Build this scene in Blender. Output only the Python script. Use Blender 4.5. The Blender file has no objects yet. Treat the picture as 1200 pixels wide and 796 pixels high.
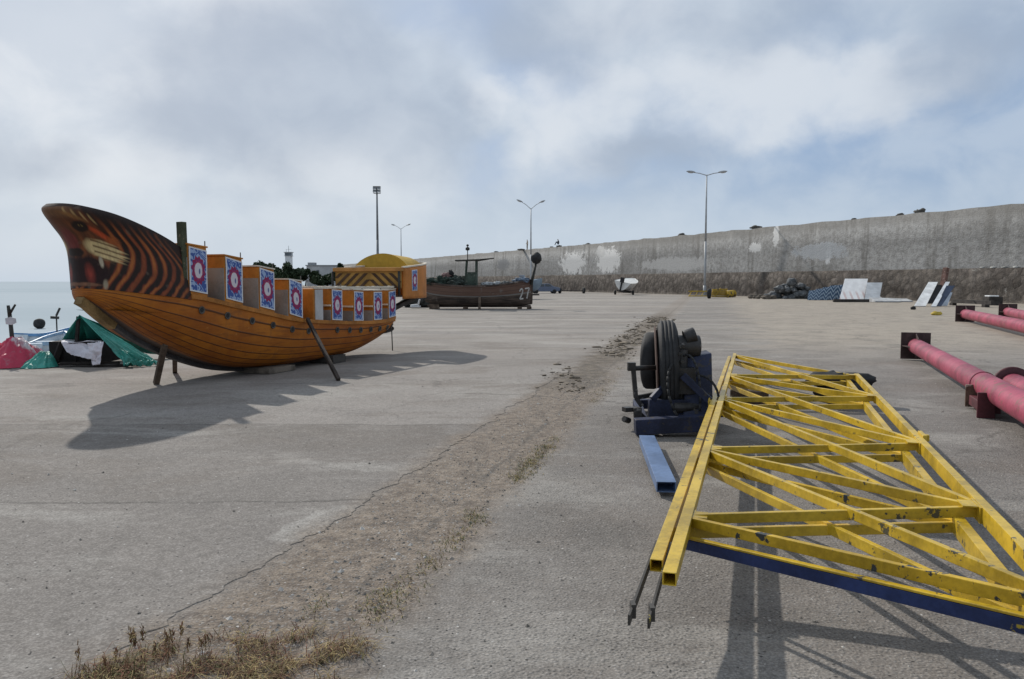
import bpy, bmesh, math, random
from mathutils import Vector, Matrix, noise as mnoise
random.seed(7)
R = math.radians
scn = bpy.context.scene
COL = scn.collection
PI = math.pi
# ------------------------------------------------------------------ camera
CH, PITCH, F = 1.7, math.atan(68/920), 920.0
cp, sp = math.cos(PITCH), math.sin(PITCH)
cam_d = bpy.data.cameras.new('camera'); cam = bpy.data.objects.new('camera', cam_d); COL.objects.link(cam)
cam.location = (0, 0, CH); cam.rotation_euler = (PI/2-PITCH, 0, 0)
cam_d.sensor_width = 36; cam_d.lens = 36*F/1200; cam_d.clip_end = 20000; cam_d.clip_start = .05
scn.camera = cam

def at(px, py, z=None, Y=None):
    """the point of the place seen at a pixel of the photo, on height z or at distance Y"""
    x, y = (px-600)/F, (398-py)/F
    d = Vector((x, cp+y*sp, -sp+y*cp))
    t = (z-CH)/d.z if z is not None else Y/d.y
    return Vector((0, 0, CH)) + d*t

# ------------------------------------------------------------------ materials
class NT:
    def __init__(s, m):
        s.t = m.node_tree; s.n = s.t.nodes; s.l = s.t.links
    def new(s, ty, **k):
        n = s.n.new(ty)
        for a, b in k.items(): setattr(n, a, b)
        return n
    def put(s, sock, v):
        if isinstance(v, bpy.types.NodeSocket): s.l.new(v, sock)
        elif isinstance(v, (tuple, list)) and len(v) == 3 and sock.type == 'RGBA': sock.default_value = (*v, 1)
        else: sock.default_value = v
    def geo(s): return s.new('ShaderNodeNewGeometry').outputs['Position']
    def objc(s): return s.new('ShaderNodeTexCoord').outputs['Object']
    def uv(s): return s.new('ShaderNodeTexCoord').outputs['UV']
    def mapv(s, v, sc=(1, 1, 1), rot=(0, 0, 0), loc=(0, 0, 0)):
        n = s.new('ShaderNodeMapping'); s.put(n.inputs[0], v)
        n.inputs['Scale'].default_value = sc; n.inputs['Rotation'].default_value = rot; n.inputs['Location'].default_value = loc
        return n.outputs[0]
    def noise(s, v, sc, det=4, rough=.55, dist=0, col=False):
        n = s.new('ShaderNodeTexNoise'); s.put(n.inputs['Vector'], v)
        n.inputs['Scale'].default_value = sc; n.inputs['Detail'].default_value = det
        n.inputs['Roughness'].default_value = rough; n.inputs['Distortion'].default_value = dist
        return n.outputs[1 if col else 0]
    def vor(s, v, sc, feat='F1', out=0):
        n = s.new('ShaderNodeTexVoronoi'); n.feature = feat; s.put(n.inputs['Vector'], v); n.inputs['Scale'].default_value = sc
        return n.outputs[out]
    def math(s, op, a, b=0, c=0):
        n = s.new('ShaderNodeMath', operation=op); s.put(n.inputs[0], a); s.put(n.inputs[1], b); s.put(n.inputs[2], c)
        return n.outputs[0]
    def vmath(s, op, a, b=(0, 0, 0)):
        n = s.new('ShaderNodeVectorMath', operation=op); s.put(n.inputs[0], a); s.put(n.inputs[1], b)
        return n.outputs['Value' if op in ('DOT_PRODUCT', 'LENGTH', 'DISTANCE') else 0]
    def scale(s, a, f):
        n = s.new('ShaderNodeVectorMath', operation='SCALE'); s.put(n.inputs[0], a); s.put(n.inputs['Scale'], f)
        return n.outputs[0]
    def sep(s, v):
        n = s.new('ShaderNodeSeparateXYZ'); s.put(n.inputs[0], v); return n.outputs
    def comb(s, x, y, z):
        n = s.new('ShaderNodeCombineXYZ'); s.put(n.inputs[0], x); s.put(n.inputs[1], y); s.put(n.inputs[2], z); return n.outputs[0]
    def step(s, v, a, b, lo=0., hi=1.):
        n = s.new('ShaderNodeMapRange'); n.interpolation_type = 'SMOOTHSTEP'; s.put(n.inputs[0], v)
        n.inputs[1].default_value = a; n.inputs[2].default_value = b; n.inputs[3].default_value = lo; n.inputs[4].default_value = hi
        return n.outputs[0]
    def mix(s, f, a, b, mode='MIX'):
        n = s.new('ShaderNodeMix', data_type='RGBA', blend_type=mode); s.put(n.inputs[0], f); s.put(n.inputs[6], a); s.put(n.inputs[7], b)
        return n.outputs[2]
    def attr(s, name):
        n = s.new('ShaderNodeAttribute', attribute_name=name); return n.outputs['Color']
    def bump(s, h, st=.3, d=.01):
        n = s.new('ShaderNodeBump'); s.put(n.inputs['Height'], h); n.inputs['Strength'].default_value = st; n.inputs['Distance'].default_value = d
        return n.outputs[0]
    def out(s, col, rough=.8, normal=None, metal=0., spec=.4):
        b = s.n.get('Principled BSDF')
        s.put(b.inputs['Base Color'], col); s.put(b.inputs['Roughness'], rough); s.put(b.inputs['Metallic'], metal)
        b.inputs['Specular IOR Level'].default_value = spec
        if normal is not None: s.put(b.inputs['Normal'], normal)
        return b

def newmat(name):
    m = bpy.data.materials.new(name); m.use_nodes = True
    return m, NT(m)
MATS = {}
def worn(name, col, rough=.7, var=.25, sc=3., chip=None, chip_amt=.0, chip_sc=9., bump=.2, spec=.35, metal=0.):
    """paint, timber or cloth with dirt, fading and optional chips down to another colour"""
    if name in MATS: return MATS[name]
    m, n = newmat(name); v = n.objc()
    a = n.noise(v, sc, 6, .6); b = n.noise(v, sc*14, 3, .6)
    f = n.math('ADD', n.math('MULTIPLY', a, .75), n.math('MULTIPLY', b, .25))
    dark = tuple(c*(1-var*1.3) for c in col); lite = tuple(min(.9, c*(1+var*.75)+.006) for c in col)
    c = n.mix(n.step(f, .34, .66), dark, lite)
    if chip is not None:
        k = n.noise(v, chip_sc, 5, .65); k2 = n.noise(v, sc*.6, 2, .5)
        kk = n.math('ADD', k, n.math('MULTIPLY', n.math('SUBTRACT', k2, .5), .35))
        c = n.mix(n.step(kk, .66-chip_amt, .69-chip_amt), c, chip)
    n.out(c, rough, n.bump(n.noise(v, sc*9, 4, .6), bump, .01), metal, spec)
    MATS[name] = m
    return m

# ------------------------------------------------------------------ mesh builder
class MB:
    def __init__(s):
        s.v = []; s.f = []; s.mi = []; s.uv = []; s.sm = []; s.col = None
    def face(s, idx, mi=0, uv=None, sm=False):
        s.f.append(tuple(idx)); s.mi.append(mi); s.uv.append(uv or [(0, 0)]*len(idx)); s.sm.append(sm)
    def quad(s, a, b, c, d, mi=0, uv=((0, 0), (1, 0), (1, 1), (0, 1))):
        i = len(s.v); s.v += [Vector(p) for p in (a, b, c, d)]; s.face((i, i+1, i+2, i+3), mi, list(uv))
    def hexa(s, P, mi=0):
        """8 corners: bottom ring 4, top ring 4"""
        i = len(s.v); s.v += [Vector(p) for p in P]
        for q in ((3, 2, 1, 0), (4, 5, 6, 7), (0, 1, 5, 4), (1, 2, 6, 5), (2, 3, 7, 6), (3, 0, 4, 7)):
            s.face([i+k for k in q], mi)
    def box(s, c, size, M=None, mi=0):
        x, y, z = (k/2 for k in size); c = Vector(c)
        P = [Vector(p) for p in ((-x, -y, -z), (x, -y, -z), (x, y, -z), (-x, y, -z), (-x, -y, z), (x, -y, z), (x, y, z), (-x, y, z))]
        s.hexa([c+(M @ p if M else p) for p in P], mi)
    def beam(s, p, q, w, h, mi=0, up=(0, 0, 1), hollow=0):
        p, q = Vector(p), Vector(q); d = (q-p).normalized(); up = Vector(up)
        if abs(d.dot(up)) > .98: up = Vector((0, 1, 0))
        x = d.cross(up).normalized()*w/2; z = x.cross(d).normalized()*h/2
        ring = lambda c: [c-x-z, c+x-z, c+x+z, c-x+z]
        if not hollow:
            s.hexa(ring(p)+ring(q), mi); return
        i = len(s.v); k = 1-hollow
        rp, rq = ring(p), ring(q)
        ip = [p+(a-p)*k for a in rp]; dp = [a+d*.25 for a in ip]
        s.v += rp+rq+ip+dp
        for a in range(4):
            b = (a+1) % 4
            s.face((i+a, i+b, i+4+b, i+4+a), mi); s.face((i+b, i+a, i+8+a, i+8+b), mi); s.face((i+8+b, i+8+a, i+12+a, i+12+b), mi)
        s.face((i+7, i+6, i+5, i+4)[::-1], mi); s.face((i+12, i+13, i+14, i+15), mi)
    def tube(s, p, q, r0, r1=None, n=12, mi=0, cap=True):
        p, q = Vector(p), Vector(q); r1 = r0 if r1 is None else r1
        d = (q-p).normalized(); u = Vector((0, 0, 1)) if abs(d.z) < .9 else Vector((1, 0, 0))
        x = d.cross(u).normalized(); y = d.cross(x)
        i = len(s.v)
        for c, r in ((p, r0), (q, r1)):
            for k in range(n):
                a = 2*PI*k/n; s.v.append(c+(x*math.cos(a)+y*math.sin(a))*r)
        for k in range(n):
            b = (k+1) % n; s.face((i+k, i+b, i+n+b, i+n+k), mi, sm=True)
        if cap:
            s.face([i+k for k in range(n)][::-1], mi); s.face([i+n+k for k in range(n)], mi)
    def path(s, pts, r, n=8, mi=0):
        for a, b in zip(pts, pts[1:]): s.tube(a, b, r if not callable(r) else r(a), None, n, mi)
    def lathe(s, c, axis, prof, n=32, mi=0, sm=True):
        """prof: list of (along, radius)"""
        c = Vector(c); d = Vector(axis).normalized(); u = Vector((0, 0, 1)) if abs(d.z) < .9 else Vector((1, 0, 0))
        x = d.cross(u).normalized(); y = d.cross(x); i = len(s.v)
        for t, r in prof:
            for k in range(n):
                a = 2*PI*k/n; s.v.append(c+d*t+(x*math.cos(a)+y*math.sin(a))*r)
        for j in range(len(prof)-1):
            for k in range(n):
                b = (k+1) % n; s.face((i+j*n+k, i+j*n+b, i+(j+1)*n+b, i+(j+1)*n+k), mi, sm=sm)
        s.face([i+k for k in range(n)][::-1], mi); s.face([i+(len(prof)-1)*n+k for k in range(n)], mi)
    def grid(s, fn, nu, nv, mi=0, sm=True, flip=False):
        i = len(s.v)
        for a in range(nu+1):
            for b in range(nv+1): s.v.append(Vector(fn(a/nu, b/nv)))
        for a in range(nu):
            for b in range(nv):
                q = [i+a*(nv+1)+b, i+(a+1)*(nv+1)+b, i+(a+1)*(nv+1)+b+1, i+a*(nv+1)+b+1]
                w = [(a/nu, b/nv), ((a+1)/nu, b/nv), ((a+1)/nu, (b+1)/nv), (a/nu, (b+1)/nv)]
                if flip: q = q[::-1]; w = w[::-1]
                s.face(q, mi, w, sm)
    def prism(s, poly, z0, z1, mi=0, M=None):
        """poly of (x, y) extruded along z, M placing it"""
        M = M or Matrix(); n = len(poly); i = len(s.v)
        for z in (z0, z1):
            for x, y in poly: s.v.append(M @ Vector((x, y, z)))
        s.face([i+k for k in range(n)][::-1], mi); s.face([i+n+k for k in range(n)], mi)
        for k in range(n):
            b = (k+1) % n; s.face((i+k, i+b, i+n+b, i+n+k), mi)
    def build(s, name, mats, parent=None, bevel=0, solid=0, weld=False):
        me = bpy.data.meshes.new(name)
        if not isinstance(mats, (list, tuple)): mats = [mats]
        inv = XF[parent.name].inverted() if parent is not None else Matrix()
        me.from_pydata([inv @ p for p in s.v], [], s.f)
        for m in mats: me.materials.append(m)
        me.polygons.foreach_set('material_index', s.mi); me.polygons.foreach_set('use_smooth', s.sm)
        uv = me.uv_layers.new(name='UVMap'); flat = [c for f in s.uv for w in f for c in w]
        uv.data.foreach_set('uv', flat)
        if s.col:
            ca = me.color_attributes.new('paint', 'FLOAT_COLOR', 'POINT')
            for k, c in enumerate(s.col): ca.data[k].color = (*c, 1)
        if weld:
            b = bmesh.new(); b.from_mesh(me); bmesh.ops.remove_doubles(b, verts=b.verts, dist=1e-4); b.to_mesh(me); b.free()
        me.update()
        o = bpy.data.objects.new(name, me); COL.objects.link(o)
        if parent is not None: o.parent = parent; XF[o.name] = XF[parent.name]
        else: XF[o.name] = Matrix()
        if solid:
            md = o.modifiers.new('thickness', 'SOLIDIFY'); md.thickness = solid; md.offset = 0
        if bevel:
            md = o.modifiers.new('bevel', 'BEVEL'); md.width = bevel; md.segments = 2; md.limit_method = 'ANGLE'
        return o
XF = {}
def recentre(o):
    """move a one-mesh thing's origin to its base"""
    me = o.data; zs = [v.co for v in me.vertices]
    c = Vector((sum(p.x for p in zs)/len(zs), sum(p.y for p in zs)/len(zs), min(p.z for p in zs)))
    me.transform(Matrix.Translation(-c)); o.location = c
def tag(o, label=None, cat=None, group=None, kind=None):
    if label: o['label'] = label
    if cat: o['category'] = cat
    if group: o['group'] = group
    if kind: o['kind'] = kind
    if o.type == 'MESH' and cat and not kind and o.parent is None and not o.modifiers: recentre(o)
    return o
def thing(name, loc, label, cat, group=None, rz=0):
    o = bpy.data.objects.new(name, None); COL.objects.link(o); o.empty_display_size = .2
    o.location = loc; o.rotation_euler = (0, 0, rz); XF[o.name] = Matrix.Translation(Vector(loc)) @ Matrix.Rotation(rz, 4, 'Z')
    return tag(o, label, cat, group)
def lerp_tab(tab, x):
    if x <= tab[0][0]: return tab[0][1]
    for (a, b), (c, d) in zip(tab, tab[1:]):
        if x <= c:
            t = (x-a)/(c-a); return b+(d-b)*t
    return tab[-1][1]
def smooth_tab(tab):
    """Catmull-Rom through a table"""
    xs = [t[0] for t in tab]; ys = [t[1] for t in tab]
    def f(x):
        x = min(max(x, xs[0]), xs[-1]); i = 0
        while i < len(xs)-2 and x > xs[i+1]: i += 1
        h = xs[i+1]-xs[i]; t = (x-xs[i])/h
        def m(k):
            if k == 0: return (ys[1]-ys[0])/(xs[1]-xs[0])
            if k == len(xs)-1: return (ys[-1]-ys[-2])/(xs[-1]-xs[-2])
            return (ys[k+1]-ys[k-1])/(xs[k+1]-xs[k-1])
        return (2*t**3-3*t*t+1)*ys[i]+(t**3-2*t*t+t)*h*m(i)+(-2*t**3+3*t*t)*ys[i+1]+(t**3-t*t)*h*m(i+1)
    return f

# ------------------------------------------------------------------ light, sky
SUN = Vector((-.75, 1.17, 1.0)).normalized()
sun_d = bpy.data.lights.new('sun', 'SUN'); sun_d.energy = 3.5; sun_d.angle = R(.9); sun_d.color = (1, .95, .87)
sun = bpy.data.objects.new('sun', sun_d); COL.objects.link(sun); sun.rotation_euler = SUN.to_track_quat('Z', 'Y').to_euler(); sun.location = (-20, 30, 40)
w = bpy.data.worlds.new('World'); scn.world = w; w.use_nodes = True
n = NT(w); bg = n.n['Background']
sky = n.new('ShaderNodeTexSky', sky_type='NISHITA'); sky.sun_disc = False
sky.sun_elevation = math.asin(SUN.z); sky.sun_rotation = math.atan2(SUN.x, SUN.y)
sky.altitude = 0; sky.air_density = 1.0; sky.dust_density = 2.5; sky.ozone_density = 1
D = n.new('ShaderNodeTexCoord').outputs['Generated']
# clouds live on a flat layer overhead: the direction divided by its height
dz = n.math('ADD', n.math('MAXIMUM', n.sep(D)[2], 0), .16)
pl = n.scale(D, n.math('DIVIDE', 1.0, dz))
def dirpx(px, py): return tuple((at(px, py, Y=10)-Vector((0, 0, CH))).normalized())
Dm = n.mapv(D, (1, 1, 1.35))
w1_ = n.scale(n.vmath('SUBTRACT', n.noise(Dm, 3.2, 3, .5, col=True), (.5, .5, .5)), .20)
w2_ = n.scale(n.vmath('SUBTRACT', n.noise(n.vmath('ADD', Dm, (5, 2, 1)), 13.0, 5, .55, col=True), (.5, .5, .5)), .085)
DW = n.vmath('ADD', D, n.vmath('ADD', w1_, w2_))
def blob(px, py, rad, soft, sx=1.0):
    c = dirpx(px, py); d = n.vmath('MULTIPLY', n.vmath('SUBTRACT', DW, c), (1/sx, 1/sx, 1))
    return n.step(n.vmath('LENGTH', d), rad+soft, max(0, rad-soft), 0, 1)
def addall(l):
    a = l[0]
    for b in l[1:]: a = n.math('MAXIMUM', a, b)
    return a
fb = n.noise(Dm, 4.0, 6, .52, .4); fb2 = n.noise(n.vmath('ADD', Dm, (3, 1, 0)), 9.0, 6, .55, .3)
tex = n.math('ADD', n.math('MULTIPLY', fb, .5), n.math('MULTIPLY', fb2, .5))
cloud = n.mix(n.step(tex, .36, .62), (.44, .53, .65), (.60, .675, .765))
blue = addall([blob(1000, 205, .125, .06, 2.0), blob(1130, 150, .10, .06, 1.2), blob(640, 85, .045, .03, 1.7), blob(860, 215, .05, .05, 2.2), blob(560, 22, .04, .05, 1.8), blob(930, 40, .02, .04, 2), blob(700, 210, .03, .05, 2.0), blob(560, 195, .02, .035, 1.5), blob(1190, 60, .05, .06)])
grey = addall([blob(330, 112, .10, .05, 1.45), blob(470, 150, .045, .04, 1.3), blob(215, 140, .06, .05), blob(660, 40, .045, .04, 2.0), blob(15, 192, .035, .03, 1.6), blob(880, 20, .03, .04, 2.4), blob(1140, 60, .06, .05), blob(760, 185, .02, .03, 2.6), blob(520, 100, .03, .04, 1.0)])
white = addall([blob(880, 112, .07, .022, 1.9), blob(690, 135, .075, .022, 1.15), blob(1050, 85, .065, .022, 1.1), blob(562, 122, .038, .016), blob(90, 62, .085, .06, 1.2), blob(250, 35, .05, .05, 1.4), blob(40, 150, .035, .03, 1.2), blob(150, 205, .05, .05, 1.8), blob(400, 205, .045, .05, 2.2), blob(740, 25, .04, .05, 1.6), blob(600, 160, .03, .03)])
cloud = n.mix(n.math('MULTIPLY', blue, n.step(fb2, .3, .66, .95, .45)), cloud, n.mix(.22, (.27, .405, .64), n.scale(sky.outputs[0], .1)))
cloud = n.mix(n.math('MULTIPLY', white, n.step(tex, .36, .58, .35, .9)), cloud, (.70, .75, .815))
cloud = n.mix(n.math('MULTIPLY', grey, n.step(tex, .36, .64, 1.0, .6)), cloud, (.375, .45, .565))
cover = 1.0
hz = n.step(n.sep(D)[2], .0, .15, .85, 0)
cloud = n.mix(hz, cloud, (.56, .665, .785))
below = n.step(n.sep(D)[2], -.03, 0, 1, 0)
cs = n.scale(cloud, 10.0)
# behind the photographer the same broken cloud goes on
skyc = n.mix(.08, cs, sky.outputs[0])
skyc = n.mix(below, skyc, (3.0, 3.3, 3.6))
n.put(bg.inputs[0], skyc); bg.inputs[1].default_value = .1
vs = scn.view_settings; vs.view_transform = 'Standard'; vs.look = 'None'; vs.exposure = 0; vs.gamma = 1; vs.use_curve_mapping = False

# ------------------------------------------------------------------ ground
STX = lambda y: 1.47+.247*(y-13.6)          # middle of the worn seam between the two pavings
def ground_mat(name, gravel):
    m, n = newmat(name); P = n.geo(); x, y, z = n.sep(P)
    ang = math.atan(.247)
    big = n.noise(P, .13, 5, .6); mid = n.noise(P, .9, 6, .62); fine = n.noise(P, 14, 5, .7); grit = n.noise(P, 75, 2, .6)
    streak = n.noise(n.mapv(P, (.05, .6, 1)), 1.0, 5, .6)
    base = n.mix(n.step(big, .3, .7), (.262, .237, .215), (.342, .312, .286))
    # poured bays across the left paving, each of its own shade, with open joints
    e0 = n.math('SUBTRACT', n.math('SUBTRACT', x, 1.47), n.math('MULTIPLY', n.math('SUBTRACT', y, 13.6), .247)); leftp = n.step(e0, -.55, -.75)
    yj = n.math('ADD', y, n.math('ADD', n.math('MULTIPLY', n.noise(P, .55, 4, .6), .55), n.math('MULTIPLY', n.noise(P, 5, 3, .6), .06)))
    q1 = n.step(yj, 6.22, 6.30); q2 = n.step(yj, 9.50, 9.58); q3 = n.step(yj, 13.2, 13.3)
    sh = n.math('ADD', n.math('ADD', n.math('MULTIPLY', q1, -.05), n.math('MULTIPLY', q2, .30)), n.math('MULTIPLY', q3, -.10))
    base = n.mix(leftp, base, n.scale(base, n.math('ADD', .91, sh)))
    for j in (2.95, 6.26, 9.54, 13.25, 17.4):
        dj = n.math('ABSOLUTE', n.math('SUBTRACT', yj, j)); base = n.mix(n.math('MULTIPLY', n.math('MULTIPLY', n.step(dj, .03, .008), leftp), n.step(mid, .36, .52, .25, .9)), base, (.085, .078, .07))
    xj = n.math('ADD', e0, n.math('MULTIPLY', n.noise(P, .7, 4, .6), .5)); dj = n.math('ABSOLUTE', n.math('ADD', xj, 4.6)); base = n.mix(n.math('MULTIPLY', n.step(dj, .02, .006), n.step(mid, .42, .6, 0, .6)), base, (.09, .082, .075))
    base = n.mix(n.math('MULTIPLY', n.step(e0, .1, .5), n.step(y, 18, 9, 0, .5)), base, (.185, .168, .153))
    base = n.mix(n.math('MULTIPLY', n.math('MULTIPLY', n.step(yj, 7.6, 8.6), n.step(yj, 9.56, 9.50)), n.math('MULTIPLY', leftp, n.step(n.noise(P, 1.3, 6, .7), .36, .6, 0, .75))), base, (.185, .16, .138))
    # broad stains and pale worn areas
    s1 = n.noise(n.mapv(P, (.28, .55, 1), (0, 0, .3), (3, 5, 0)), 1.0, 7, .68, .6); base = n.mix(n.step(s1, .47, .62, 0, .7), base, (.215, .182, .155))
    s2 = n.noise(n.mapv(P, (.35, .7, 1), (0, 0, -.2), (11, 2, 0)), 1.0, 7, .66, .6); base = n.mix(n.step(s2, .50, .64, 0, .75), base, (.43, .405, .37))
    dpx, dpy = at(378, 613, z=0).x, at(378, 613, z=0).y
    pd = n.vmath('LENGTH', n.comb(n.math('DIVIDE', n.math('SUBTRACT', n.math('SUBTRACT', x, dpx), n.math('MULTIPLY', n.math('SUBTRACT', y, dpy), .3)), .22), n.math('DIVIDE', n.math('SUBTRACT', y, dpy), .45), 0))
    base = n.mix(n.step(n.math('ADD', pd, n.math('MULTIPLY', n.noise(P, 3.5, 5, .7), 1.4)), 1.75, 1.55, 0, .8), base, (.47, .445, .41))
    # oil drips
    od = n.vor(n.vmath('ADD', P, n.scale(n.noise(P, 2.0, 3, .6, col=True), .5)), .42); base = n.mix(n.step(od, .17, .07, 0, .45), base, (.10, .092, .085))
    base = n.mix(n.step(mid, .42, .74, 0, .4), base, (.385, .35, .315))
    m2 = n.noise(P, 4.3, 6, .72); base = n.mix(n.step(m2, .36, .6, .08, 0), base, (.13, .12, .112)); base = n.mix(n.step(m2, .5, .72, 0, .08), base, (.44, .415, .39))
    base = n.mix(n.step(n.noise(n.vmath('ADD', P, (7, 3, 0)), .55, 6, .65), .54, .74, 0, .55), base, (.185, .17, .16))
    far = n.step(y, 14, 30)
    base = n.mix(n.math('MULTIPLY', far, n.step(streak, .46, .62, 0, .6)), base, (.205, .195, .188))
    base = n.mix(n.math('MULTIPLY', far, n.step(n.noise(n.mapv(P, (.03, .25, 1), loc=(4, 9, 0)), 1.0, 5, .6), .5, .64, 0, .7)), base, (.43, .395, .35))
    # dust blown along the right side and the foot of the wall
    dust = n.math('MULTIPLY', n.step(n.math('SUBTRACT', n.math('ADD', x, n.math('MULTIPLY', mid, 5)), n.math('MULTIPLY', y, .26)), 2.6, 4.8), n.step(y, 15, 24))
    base = n.mix(n.math('MULTIPLY', dust, .75), base, (.46, .40, .325))
    # the worn seam: bare earth and gravel
    e = n.math('SUBTRACT', n.math('SUBTRACT', x, 1.47), n.math('MULTIPLY', n.math('SUBTRACT', y, 13.6), .247))
    wob = n.math('MULTIPLY', n.math('SUBTRACT', n.noise(P, 1.1, 6, .7), .5), .85)
    ee = n.math('ADD', e, wob)
    near = n.step(y, 17, 11, .35, 1.0)
    lo = n.step(ee, -1.0, -.55); hi = n.step(ee, .55, .2)
    seam = n.math('MULTIPLY', n.math('MULTIPLY', lo, hi), near)
    dirt = n.math('MULTIPLY', n.math('MULTIPLY', n.step(n.math('ADD', e, n.math('MULTIPLY', wob, 1.6)), .25, .0), n.step(n.math('ADD', e, n.math('MULTIPLY', wob, 2.2)), -.95, -.55)), n.math('MULTIPLY', n.step(y, 11.5, 13.5), n.step(y, 50, 34)))
    dn = n.noise(n.mapv(P, (1.1, .6, 1)), 1.6, 7, .75); dirt = n.math('MULTIPLY', dirt, n.step(dn, .32, .50))
    earth = n.mix(n.step(n.math('ADD', n.math('MULTIPLY', fine, .5), n.math('MULTIPLY', m2, .5)), .38, .62), (.145, .108, .080), (.335, .265, .200))
    base = n.mix(n.math('MULTIPLY', seam, .92), base, earth); base = n.mix(n.math('MULTIPLY', dirt, .85), base, n.mix(n.step(m2, .4, .6), (.07, .054, .038), (.185, .145, .10)))
    crack = n.math('MULTIPLY', n.step(n.math('ABSOLUTE', n.math('ADD', e, n.math('MULTIPLY', wob, .25))), .05, .0), n.step(mid, .4, .55))
    base = n.mix(n.math('MULTIPLY', crack, .7), base, (.10, .085, .07))
    # right-hand paving: exposed gravel aggregate
    right = n.step(e, .2, .75)
    vg = n.vor(P, 46); vc = n.vor(P, 46, out=1)
    speck = n.mix(n.sep(vc)[0], (.13, .125, .12), (.47, .44, .41))
    base = n.mix(n.math('MULTIPLY', n.math('MULTIPLY', n.math('MAXIMUM', right, seam), n.step(vg, .52, .3)), n.step(n.sep(vc)[1], .35, .7, 0, .62)), base, speck)
    dk_ = n.noise(n.mapv(P, (.9, .9, 1), loc=(2, 8, 0)), 1.1, 5, .65); base = n.mix(n.math('MULTIPLY', n.math('MULTIPLY', right, n.step(dk_, .46, .62)), n.math('MULTIPLY', n.step(n.sep(n.vor(P, 64, out=1))[2], .45, .6), n.step(n.vor(P, 64), .5, .3, 0, .8))), base, (.075, .07, .066))
    base = n.mix(n.math('MULTIPLY', right, n.step(dk_, .44, .64, 0, .30)), base, (.17, .155, .14))
    # black grit and white chips everywhere
    v2 = n.vor(n.vmath('ADD', P, (3, 7, 0)), 30, out=1); d2 = n.vor(n.vmath('ADD', P, (3, 7, 0)), 30)
    base = n.mix(n.math('MULTIPLY', n.step(n.sep(v2)[0], .86, .9), n.step(d2, .26, .18)), base, (.05, .047, .045))
    base = n.mix(n.math('MULTIPLY', n.step(n.sep(v2)[1], .965, .975), n.step(d2, .24, .16)), base, (.62, .6, .57))
    base = n.mix(n.step(grit, .34, .62, .42, 0), base, (.09, .083, .077)); base = n.mix(n.step(grit, .52, .7, 0, .3), base, (.5, .475, .45))
    base = n.mix(n.step(fine, .38, .55, .20, 0), base, (.11, .10, .093)); base = n.mix(n.step(fine, .5, .72, 0, .16), base, (.45, .425, .40))
    # hairline cracks
    vd = n.vor(n.vmath('ADD', P, n.scale(n.noise(P, 1.5, 5, .7, col=True), .9)), .34, 'DISTANCE_TO_EDGE')
    base = n.mix(n.math('MULTIPLY', n.step(vd, .012, .003), n.step(big, .42, .6, 0, .6)), base, (.11, .10, .09))
    base = n.mix(1.0, base, n.mix(n.step(y, 9, 26), (.825, .825, .825), (.94, .932, .918)), 'MULTIPLY')  # far dust plus grazing-angle paleness put into the colour, near ground darkened
    h = n.math('ADD', n.math('ADD', n.math('MULTIPLY', fine, .5), n.math('MULTIPLY', grit, .28)), n.math('MULTIPLY', n.math('MAXIMUM', right, seam), n.math('MULTIPLY', n.step(vg, .6, .1), .35)))
    n.out(base, .92, n.bump(h, .55, .02), spec=.2)
    return m
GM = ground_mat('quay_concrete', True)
edge = [(-70, -40), (-40, 8), (-19, 15.0), (-13.5, 16.9), (-9.6, 18.1), (-8.6, 20.5), (-9.6, 26), (-15, 50), (-30, 105), (-52, 170), (-78, 215), (-105, 260), (-100, 300)]
b = MB()
far = [(900, 900), (900, -300), (-70, -300)]
poly = [(-60, 900)] + far + edge
poly = [(x, y) for x, y in poly]
i0 = len(b.v); b.v += [Vector((x, y, 0)) for x, y in poly]; b.face(range(len(poly))[::-1] if False else range(len(poly)))
k = len(b.v); m_ = len(edge)
for (x, y) in edge: b.v.append(Vector((x, y, 0)))
for (x, y) in edge: b.v.append(Vector((x, y, -4)))
for j in range(m_-1): b.face((k+j, k+j+1, k+m_+j+1, k+m_+j))
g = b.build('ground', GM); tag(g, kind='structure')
bm_ = bmesh.new(); bm_.from_mesh(g.data); bmesh.ops.recalc_face_normals(bm_, faces=bm_.faces)
for f in bm_.faces:
    if abs(f.normal.z) > .9 and f.normal.z < 0: f.normal_flip()
bmesh.ops.triangulate(bm_, faces=[f for f in bm_.faces if len(f.verts) > 4]); bm_.to_mesh(g.data); bm_.free()
# thin top course of the left paving: its broken edge stands a little above the seam
b = MB(); ys = [2.0+.025*i for i in range(480)]
right = [Vector((STX(y)-.72+.16*(mnoise.noise((0, y*.9, 3.1)))+.10*mnoise.noise((0, y*3.3, 1))+.05*mnoise.noise((0, y*11, 6))+.02*mnoise.noise((0, y*37, 6)), y, .005)) for y in ys]
left = [Vector((-7.9, y, .005)) for y in ys]
for a in range(len(ys)-1):
    b.quad(left[a], right[a], right[a+1], left[a+1])
    b.quad(right[a]-Vector((-.016, 0, .014)), right[a+1]-Vector((-.016, 0, .014)), right[a+1], right[a])
    b.quad(left[a+1]-Vector((.1, 0, .014)), left[a]-Vector((.1, 0, .014)), left[a], left[a+1])
for s_, a in ((1, len(ys)-1),):
    b.quad(right[a]+Vector((0, .15, -.014)), left[a]+Vector((0, .15, -.014)), left[a], right[a])
tag(b.build('paving', GM, weld=True), kind='structure')

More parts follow.
